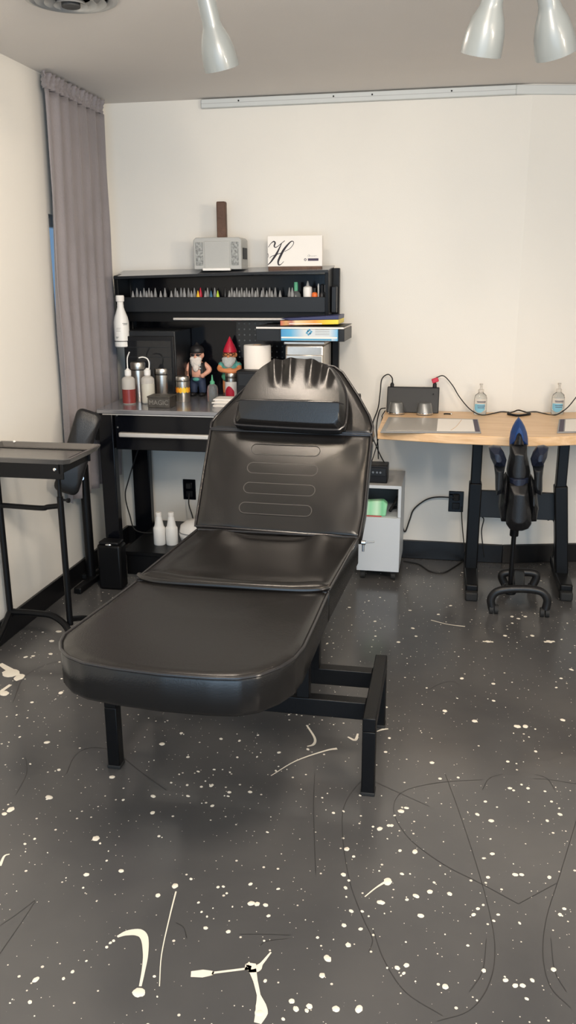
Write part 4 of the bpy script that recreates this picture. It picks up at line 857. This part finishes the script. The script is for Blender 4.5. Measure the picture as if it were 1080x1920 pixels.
# leg rest
yk = -2.243
oc = [(-.935, -2.66), (-.925, -2.70), (-.905, -2.74), (-.87, -2.775), (-.82, -2.80), (-.74, -2.815), (-.62, -2.825), (-.50, -2.823), (-.44, -2.815), (-.395, -2.79), (-.355, -2.74), (-.332, -2.69), (-.32, -2.62), (-.316, -2.45), (-.313, yk), (-.893, yk), (-.912, -2.45)]
def sm_out(pts, n): return resample([(p.x, p.y) for p in spline([(x, y, 0) for x, y in pts], 6)], n)
O = resample(oc, 220)
def cush(name, outline, o, ex, ey, ez, th, disp=None, rad=.014, dome=.006, rings=16, pip=.0045):
    b = MB(); b.cushion(outline, o, ex, ey, ez, th, rad, dome, disp, rings); c = b.build(name, M['leather'], bed, angle=60)
    cx = sum(p[0] for p in outline)/len(outline); cy = sum(p[1] for p in outline)/len(outline)
    o, ex, ey, ez = V(o), V(ex), V(ey), V(ez)
    b = MB(); k = .997; b.tube([o+ex*(cx+(u-cx)*k)+ey*(cy+(v-cy)*k)+ez*(-rad*.25) for u, v in outline], pip, 8, 0, closed=True); b.build('piping', M['piping'], c)
    return c
cush('leg_rest', O, (0, 0, ZS), (1, 0, 0), (0, 1, 0), (0, 0, 1), TH, lambda u, v: -.004*cos((u+.62)*9)*max(0, 1-abs(v+2.5)*2))
# seat
yh = -1.715
seat = resample([(-.896, yk+.004), (-.80, yk-.006), (-.62, yk-.008), (-.42, yk-.006), (-.312, yk+.004), (-.283, yh), (-.866, yh)], 200)
def sd(u, v):
    w = (u+.59)/.29; q = (v-yk)/(yh-yk)
    return -.020*(1-w*w)*(.35+.65*q)+.019*math.exp(-((abs(w)-.60-.22*(1-q))/.15)**2)*max(q, 0)**.7+.010*math.exp(-((q-.04)/.07)**2)
cush('seat', seat, (0, 0, ZS+.006), (1, 0, 0), (0, 1, 0), (0, 0, 1), TH+.006, sd)
b = MB(); b.tube([(-.893, yk+.012, ZS+.010), (-.862, yk-.012, ZS+.008), (-.80, yk-.024, ZS+.006), (-.62, yk-.026, ZS+.007), (-.42, yk-.024, ZS+.007), (-.345, yk-.012, ZS+.008), (-.314, yk+.008, ZS+.010)], .0085, 10); b.build('front_roll', M['leather'], bed)
# back rest
hy, hz = -1.705, ZS-.002; dy, dz = .592, .806
B0 = V((-.573, hy, hz)); EY = V((.02, dy, dz)).normalized(); EX = V((1, -.03, 0)).normalized(); EZ = EX.cross(EY).normalized()
LB = .405
bo = resample([(-.312, .012), (.292, .004), (.300, .10), (.298, LB-.004), (-.318, LB-.002), (-.316, .2)], 200)
def bd_(u, v): return -.006*(1-(u/.29)**2)+.004*math.exp(-((abs(u)-.19)/.05)**2)*(1-v/LB*.5)+.003*sin(v*26+u*8)*math.exp(-((abs(u)-.26)/.04)**2)
cush('backrest', bo, B0, EX, EY, EZ, .085, bd_)
ho = [(-.318, LB+.004), (.298, LB+.002), (.301, LB+.03), (.283, LB+.075), (.235, LB+.155), (.19, LB+.22), (.165, LB+.255), (.13, LB+.28), (.06, LB+.293), (-.05, LB+.290), (-.11, LB+.275), (-.155, LB+.245), (-.20, LB+.19), (-.26, LB+.115), (-.305, LB+.055), (-.319, LB+.03)]
cush('head_section', resample(ho, 200), B0, EX, EY, EZ, .085, lambda u, v: -.004*(1-(u/.3)**2))
# head cushion
hb = LB-.005; HT = .278
hc = [(-.212, hb+.02), (-.207, hb+.006), (-.187, hb), (.0, hb-.006), (.165, hb-.008), (.192, hb), (.205, hb+.02), (.203, hb+.09), (.192, hb+.147), (.162, hb+.208), (.12, hb+.250), (.06, hb+.271), (-.03, hb+.275), (-.095, hb+.262), (-.145, hb+.224), (-.182, hb+.163), (-.205, hb+.09)]
def hd(u, v):
    q = (v-hb)/HT; h = (.012+.038*min(1, q/.27) if q < .27 else .050-.009*((q-.27)/.73)**1.5)
    wr = 0
    for uc, a, wd in ((-.085, .010, .014), (-.055, -.008, .012), (-.02, .007, .013), (.065, .010, .016), (.10, -.008, .013), (.135, .008, .014), (.16, -.006, .012)):
        sl = uc*(1-.55*(1-q)*0)-.15*(1-q)*uc/.2*0
        wr += a*math.exp(-((u-uc*(.75+.25*q)-.02*(1-q))/wd)**2)*max(0, min(1, (q-.45)/.35))*(1 if q < .96 else .5)
    return h+wr
bh = MB(); bh.cushion(resample([(p.x, p.y) for p in spline([(x, y, 0) for x, y in hc]+[(hc[0][0], hc[0][1], 0)], 5)][:-1], 300), B0+EZ*.055, EX, EY, EZ, .055, .016, .004, hd, 30)
hcu = bh.build('head_cushion', M['leather'], bed, angle=60)
b = MB(); P_ = resample([(p.x, p.y) for p in spline([(x, y, 0) for x, y in hc]+[(hc[0][0], hc[0][1], 0)], 5)][:-1], 160)
b.tube([B0+EX*u*1.004+EY*v+EZ*.05 for u, v in P_], .005, 8, 0, closed=True); b.build('piping', M['piping'], hcu)
b = MB(); b.tube([B0+EX*(-.203+.40*i/20)+EY*(hb+HT*.27)+EZ*(.055+hd(-.203+.40*i/20, hb+HT*.27)*.93+.0045-(.014 if i in (0, 20) else 0)) for i in range(21)], .0025, 6, 0); b.build('seam', M['piping'], hcu)
# stitched slots
b = MB()
for zc_, w0, w1 in ((.328, -.145, .115), (.251, -.148, .115), (.171, -.150, .115), (.092, -.155, .112)):
    w_, c_ = w1-w0, (w0+w1)/2
    for k in range(1):
        pts = rrect(w_, .042, .0205, 8, c_, zc_); b.tube([B0+EX*u+EY*v+EZ*(bd_(u, v)+.0048) for u, v in resample(pts, 120)], .0016, 6, 0, closed=True)
b.build('stitching', M['stitch'], bed)
# frame
fm = 'blackm'
xr_, xl_ = -.184, -.994; yn, yf = -2.262, -1.86; zr = .26
for x in (xr_, xl_):
    b = MB(); b.box(x-.02, x+.02, yn-.02, yf+.02, zr-.045, zr); b.build('side_rail', M[fm], t, bevel=.003)
    for y in (yn, yf):
        b = MB(); b.box(x-.02, x+.02, y-.02, y+.02, .006, zr-.045); lg = b.build('leg', M[fm], t, bevel=.003)
        b = MB(); b.box(x-.022, x+.022, y-.022, y+.022, 0, .012); b.build('foot_pad', M['rubber'], lg, bevel=.003)
for y in (-2.165, -1.955):
    b = MB(); b.box(xl_+.02, xr_-.02, y-.02, y+.02, zr-.062, zr-.004); b.build('cross_bar', M[fm], t, bevel=.003)
b = MB()
for x in (-.80, -.40): b.box(x-.02, x+.02, -2.18, -2.14, zr-.01, ZS-TH); b.box(x-.02, x+.02, -1.975, -1.935, zr-.01, ZS-TH); b.box(x-.02, x+.02, -2.55, -1.75, ZS-TH-.035, ZS-TH-.002)
b.build('seat_support', M[fm], t, bevel=.002)
b = MB()
for x in (-.80, -.36): b.beam(B0+EX*(x+.573)+EY*.0-EZ*.09+V((0, -.0, 0)), B0+EX*(x+.573)+EY*.62-EZ*.098, .03, .02, EZ)
b.beam((-.58, -1.95, zr), B0+EY*.25-EZ*.1, .03, .03, (0, 1, 0)); b.build('back_support', M[fm], t, bevel=.002)
b = MB(); q = V((-.272, -1.725, ZS-.012)); b.cyl(q, q+V((.014, 0, 0)), .008); b.tube([q+V((.010, 0, 0)), q+V((.022, 0, .002)), q+V((.045, -.003, .006))], .0028, 8); b.cyl(q+V((.006, 0, -.003)), q+V((.006, .0, -.032)), .004); b.build('chrome_lever', M['chrome'], t)

# ---------------------------------------------------------- instrument tray
t = thing('tray_stand', 'black rolling instrument tray stand at left, beside the bed', 'tray stand', (-1.56, -1.5, 0))
zt = .87; P = [onZ(-40, 857, zt), onZ(128, 862, zt), onZ(207, 832, zt), onZ(65, 827, zt)]
xa, xb, ya_, yb_ = -1.80, P[1].x, P[1].y, P[2].y-.01
b = MB()
ou = [(xa, ya_), (xb-.02, ya_), (xb, ya_+.02), (xb, yb_-.015), (xb-.015, yb_), (xa, yb_)]
cx, cy = (xa+xb)/2, (ya_+yb_)/2
def rg(k, z): return [(cx+(x-cx)*(1-k/.24), cy+(y-cy)*(1-k/.16), z) for x, y in ou]
b.rings([rg(.03, zt-.022), rg(.012, zt-.022), rg(0.0, zt-.003), rg(0.0, zt), rg(.010, zt), rg(.014, zt-.004), rg(.026, zt-.017), rg(.05, zt-.018)]); b.build('tray', M['tray'], t, angle=30)
b = MB(); b.box(xa+.02, xb-.03, ya_+.012, ya_+.020, zt-.080, zt-.012); b.box(xa+.02, xb-.03, yb_-.06, yb_-.05, zt-.06, zt-.015); b.box(xb-.05, xb-.04, ya_+.012, yb_-.05, zt-.06, zt-.015); fr = b.build('tray_frame', M['blackm'], t, bevel=.002)
b = MB(); b.lathe([(.007, 0), (.006, .004), (.003, .005)], (onY(100, 880, ya_).x, ya_+.012, onY(100, 880, ya_+.012).z), (0, -1, 0), 14); b.build('chrome_screw', M['chrome'], fr)
b = MB(); b.lathe([(.006, 0), (.005, .004)], (-1.735, yb_-.012, zt), (0, -.3, 1), 12); b.build('rim_clip', M['whitep'], fr)
py_ = -1.44; px_ = onY(122, 1050, py_).x
b = MB(); b.cyl((px_, py_, .10), (px_, py_, .66), .013); b.cyl((px_, py_, .66), (px_, py_, zt-.06), .009); b.build('post', M['blackm'], t)
b = MB(); b.cyl((-1.80, py_, .12), (-1.80, py_, zt-.06), .013); b.build('post', M['blackm'], t)
z_ = onY(60, 950, py_).z; b = MB(); b.tube([(-1.80, py_, z_), (-1.62, py_, z_-.004), (-1.585, py_, z_+.002), (px_, py_, z_+.01)], .011, 10); b.build('upper_bar', M['blackm'], t)
b = MB(); kb = (px_-.006, py_-.012, z_+.02); b.lathe([(.005, 0), (.004, .02), (.010, .022), (.010, .03)], (px_+.012, py_, z_+.035), (1, -.2, 0), 12); b.build('knob', M['blackp'], t)
b = MB(); b.tube([(-1.80, py_, .14), (-1.68, py_, .14), (-1.60, py_-.005, .135), (-1.53, py_-.03, .10), (-1.485, py_-.09, .05), (-1.45, py_-.20, .03)], .014, 10); b.tube([(px_, py_, .125), (-1.50, py_+.10, .09), (-1.42, py_+.14, .06), (-1.34, py_+.14, .04)], .012, 10); b.tube([(-1.80, py_, .14), (-1.80, py_-.12, .06), (-1.80, py_-.22, .035)], .014, 10); b.build('base_tube', M['blackm'], t)
for q in ((-1.45, py_-.21), (-1.80, py_-.23), (-1.335, py_+.14)):
    b = MB(); b.cyl((q[0]-.01, q[1], .018), (q[0]+.01, q[1], .018), .018); b.build('caster', M['rubber'], t)

# ------------------------------------------------------------- arm rest
t = thing('armrest_stand', 'black padded arm rest on a stand behind the tray', 'arm rest', (-1.69, -.82, 0))
a_, c_ = onY(163, 788, -.93), onY(126, 908, -1.0)
ey = (a_-c_); L = ey.length; ey.normalize(); ex = V((.92, .32, 0)); ex -= ey*ex.dot(ey); ex.normalize(); ez = ex.cross(ey).normalized()
if ez.y > 0: ez = -ez; 
b = MB(); b.cushion(resample(rrect(.115, L+.09, .03, 8), 90), (a_+c_)/2, ex, ey, ez, .05, .014, .008, None, 8); b.build('pad', M['leather2'], t, angle=60)
b = MB(); mid = (a_+c_)/2-ez*.055; b.obox(mid+V((0, 0, 0)), ex*.03, ey*.06, ez*.006); b.build('pad_plate', M['blackm'], t)
b = MB(); pxp, pyp = onZ(172, 1090, 0).x, onZ(172, 1090, 0).y; b.cyl((pxp, pyp, .02), (pxp, pyp, .62), .024); b.cyl((pxp, pyp, .62), (pxp, pyp, .66), .016); b.beam((pxp, pyp, .65), mid, .03, .02); b.build('post', M['blackm'], t)
b = MB(); b.beam((pxp+.02, pyp+.10, .02), (onZ(145, 1108, .02).x, onZ(145, 1108, .02).y, .02), .04, .03); b.beam((pxp-.06, pyp+.02, .02), (pxp+.12, pyp+.05, .02), .04, .03); b.build('foot', M['blackm'], t, bevel=.006)
b = MB(); q = V((pxp, pyp-.024, .56)); b.lathe([(.010, 0), (.014, .01), (.012, .02)], q, (.3, -1, 0), 14); b.build('knob', M['chrome'], t)

# ------------------------------------------------------------------ chair
YC = -.84
def c6(x, y, Y=YC): return onY(840+x/4.5, 760+y/4.5, Y)
base = onZ(972, 1105, 0)
cx_ = c6(600, 900).x
t = thing('office_chair', 'narrow black gaming chair with pointed blue headrest before the desk', 'chair', (cx_, -.72, 0))
def mir(pts): return pts+[(1200-x, y) for x, y in reversed(pts) if abs(x-600) > .5]
def pillow(name, pts, m, Yc, th, disp=None, n=120, rad=.02):
    P = [c6(x, y, Yc) for x, y in pts]; o = V((P[0].x, Yc, P[0].z))
    out = resample([(p.x-o.x, p.z-o.z) for p in P], n)
    uc = (max(p[0] for p in out)+min(p[0] for p in out))/2; hw = (max(p[0] for p in out)-min(p[0] for p in out))/2
    b = MB(); b.cushion(out, o, (1, 0, 0), (0, 0, 1), (0, -1, 0), th, rad, 0., disp or (lambda u, v: .022*max(0, 1-((u-uc)/hw)**2)), 12); return b.build(name, m, t, angle=170)
pillow('headrest', mir([(600, 104), (572, 140), (548, 185), (530, 235), (521, 290), (520, 345)]), M['blue'], YC+.02, .05)
pillow('headrest_inset', mir([(600, 222), (580, 240), (566, 285), (556, 345)]), M['leather2'], YC+.002, .04, rad=.008)
pillow('backrest', mir([(600, 325), (528, 335), (528, 430), (512, 500), (500, 570), (504, 640), (522, 684)]), M['leather2'], YC, .09)
pillow('lumbar', mir([(600, 606), (520, 616), (524, 660), (560, 684)]), M['armb'], YC-.012, .05, rad=.01)
pillow('seat', mir([(600, 660), (522, 670), (512, 800), (492, 930), (492, 1010), (520, 1052), (570, 1070)]), M['leather2'], YC-.035, .14)
for s in (0, 1):
    f = (lambda l: [(1200-x, y) for x, y in reversed(l)]) if s else (lambda l: l)
    pillow('side_bolster', f([(500, 600), (470, 640), (445, 760), (432, 880), (450, 990), (495, 992), (512, 850), (518, 700)]), M['leather2'], YC-.0, .12)
    pd = pillow('armrest', f([(345, 365), (385, 350), (440, 358), (475, 410), (497, 470), (485, 525), (440, 528), (392, 518), (360, 450)]), M['armb'], YC-.05, .07, rad=.022)
    pillow('armrest_post', f([(388, 505), (400, 600), (402, 720), (412, 765), (455, 745), (468, 690), (470, 600), (484, 515)]), M['dgrey'], YC-.01, .04, rad=.008)
b = MB(); b.cyl((cx_, -.66, .085), (cx_, -.67, .45), .011); b.cyl((cx_, -.67, .36), (cx_, -.68, .45), .020); b.build('gas_column', M['blackm'], t)
def arch(pts, Y, r, name, wheels, wr):
    b = MB(); b.tube([c6(x, y, Y) for x, y in pts], r, 12, 6); lg = b.build(name, M['leather2'], t)
    for x, y in wheels:
        e = onY(840+x/4.5, 760+y/4.5, Y); e.z = wr
        b = MB(); b.cyl((e.x-.020, Y, wr), (e.x-.003, Y, wr), wr); b.cyl((e.x+.003, Y, wr), (e.x+.020, Y, wr), wr); b.build('caster', M['rubber'], lg)
YA, YR = onZ(972, 1153, 0).y, onZ(972, 1108, 0).y
arch([(375, 1720), (362, 1640), (400, 1580), (480, 1555), (600, 1548), (720, 1555), (800, 1580), (838, 1640), (825, 1720)], YA, .019, 'base_arm', ((385, 1740), (815, 1740)), .022)
arch([(485, 1520), (455, 1450), (480, 1415), (600, 1408), (720, 1415), (745, 1450), (715, 1520)], YR, .020, 'base_arm', ((490, 1530), (710, 1530)), .022)
b = MB(); h0, h1 = c6(600, 1412, YR), c6(600, 1550, YA); b.beam(h0, h1, .05, .03); b.cyl((cx_, -.66, .07), (cx_, -.66, .115), .03); b.build('base_hub', M['blackm'], t, bevel=.006)

# ------------------------------------------------------------------ lights
w = bpy.data.worlds.new('daylight'); scene.world = w; w.use_nodes = True
bg = w.node_tree.nodes['Background']; bg.inputs[0].default_value = (.40, .66, 1.0, 1); bg.inputs[1].default_value = .6
def area(name, loc, target, size, energy, col, sy=None):
    l = bpy.data.lights.new(name, 'AREA'); l.energy = energy; l.color = col; l.size = size
    if sy: l.shape = 'RECTANGLE'; l.size_y = sy
    o = bpy.data.objects.new(name, l); COL.objects.link(o); o.location = loc; o.rotation_euler = (V(target)-V(loc)).to_track_quat('-Z', 'Y').to_euler(); return o
area('shop_window_light', (.2, -6.4, 1.1), (-.7, 0, 1.0), 3.6, 104, (.58, .79, 1.0), 1.9)
area('unseen_warm_light', (1.6, -4.0, 2.0), (-.6, 0, 1.3), .2, 15, (1, .82, .62))
area('added_side_fill', (2.45, -4.3, 1.8), (-1.84, -1.5, .5), .4, 46, (1, .86, .70))  # added fill with no lamp behind it, brightens the lower left wall
area('unseen_warm_light', (0, -3.5, 2.2), (-1.84, -1.7, .55), .4, 46, (1, .88, .74))  # unseen fill light, added and aimed to lift the left wall
area('unseen_warm_light', (1.3, -4.2, 2.34), (.2, -2.4, .2), .5, 18, (1, .88, .74))
area('unseen_warm_light', (-.80, -1.88, 2.37), (-.7, -1.5, 0), .34, 17, (1, .86, .72))  # added light above the view, placed to put a highlight on the head cushion

vs = scene.view_settings
scene.display_settings.display_device = 'sRGB'; vs.view_transform = 'Standard'; vs.look = 'None'; vs.exposure = -.21; vs.gamma = 1; vs.use_curve_mapping = False
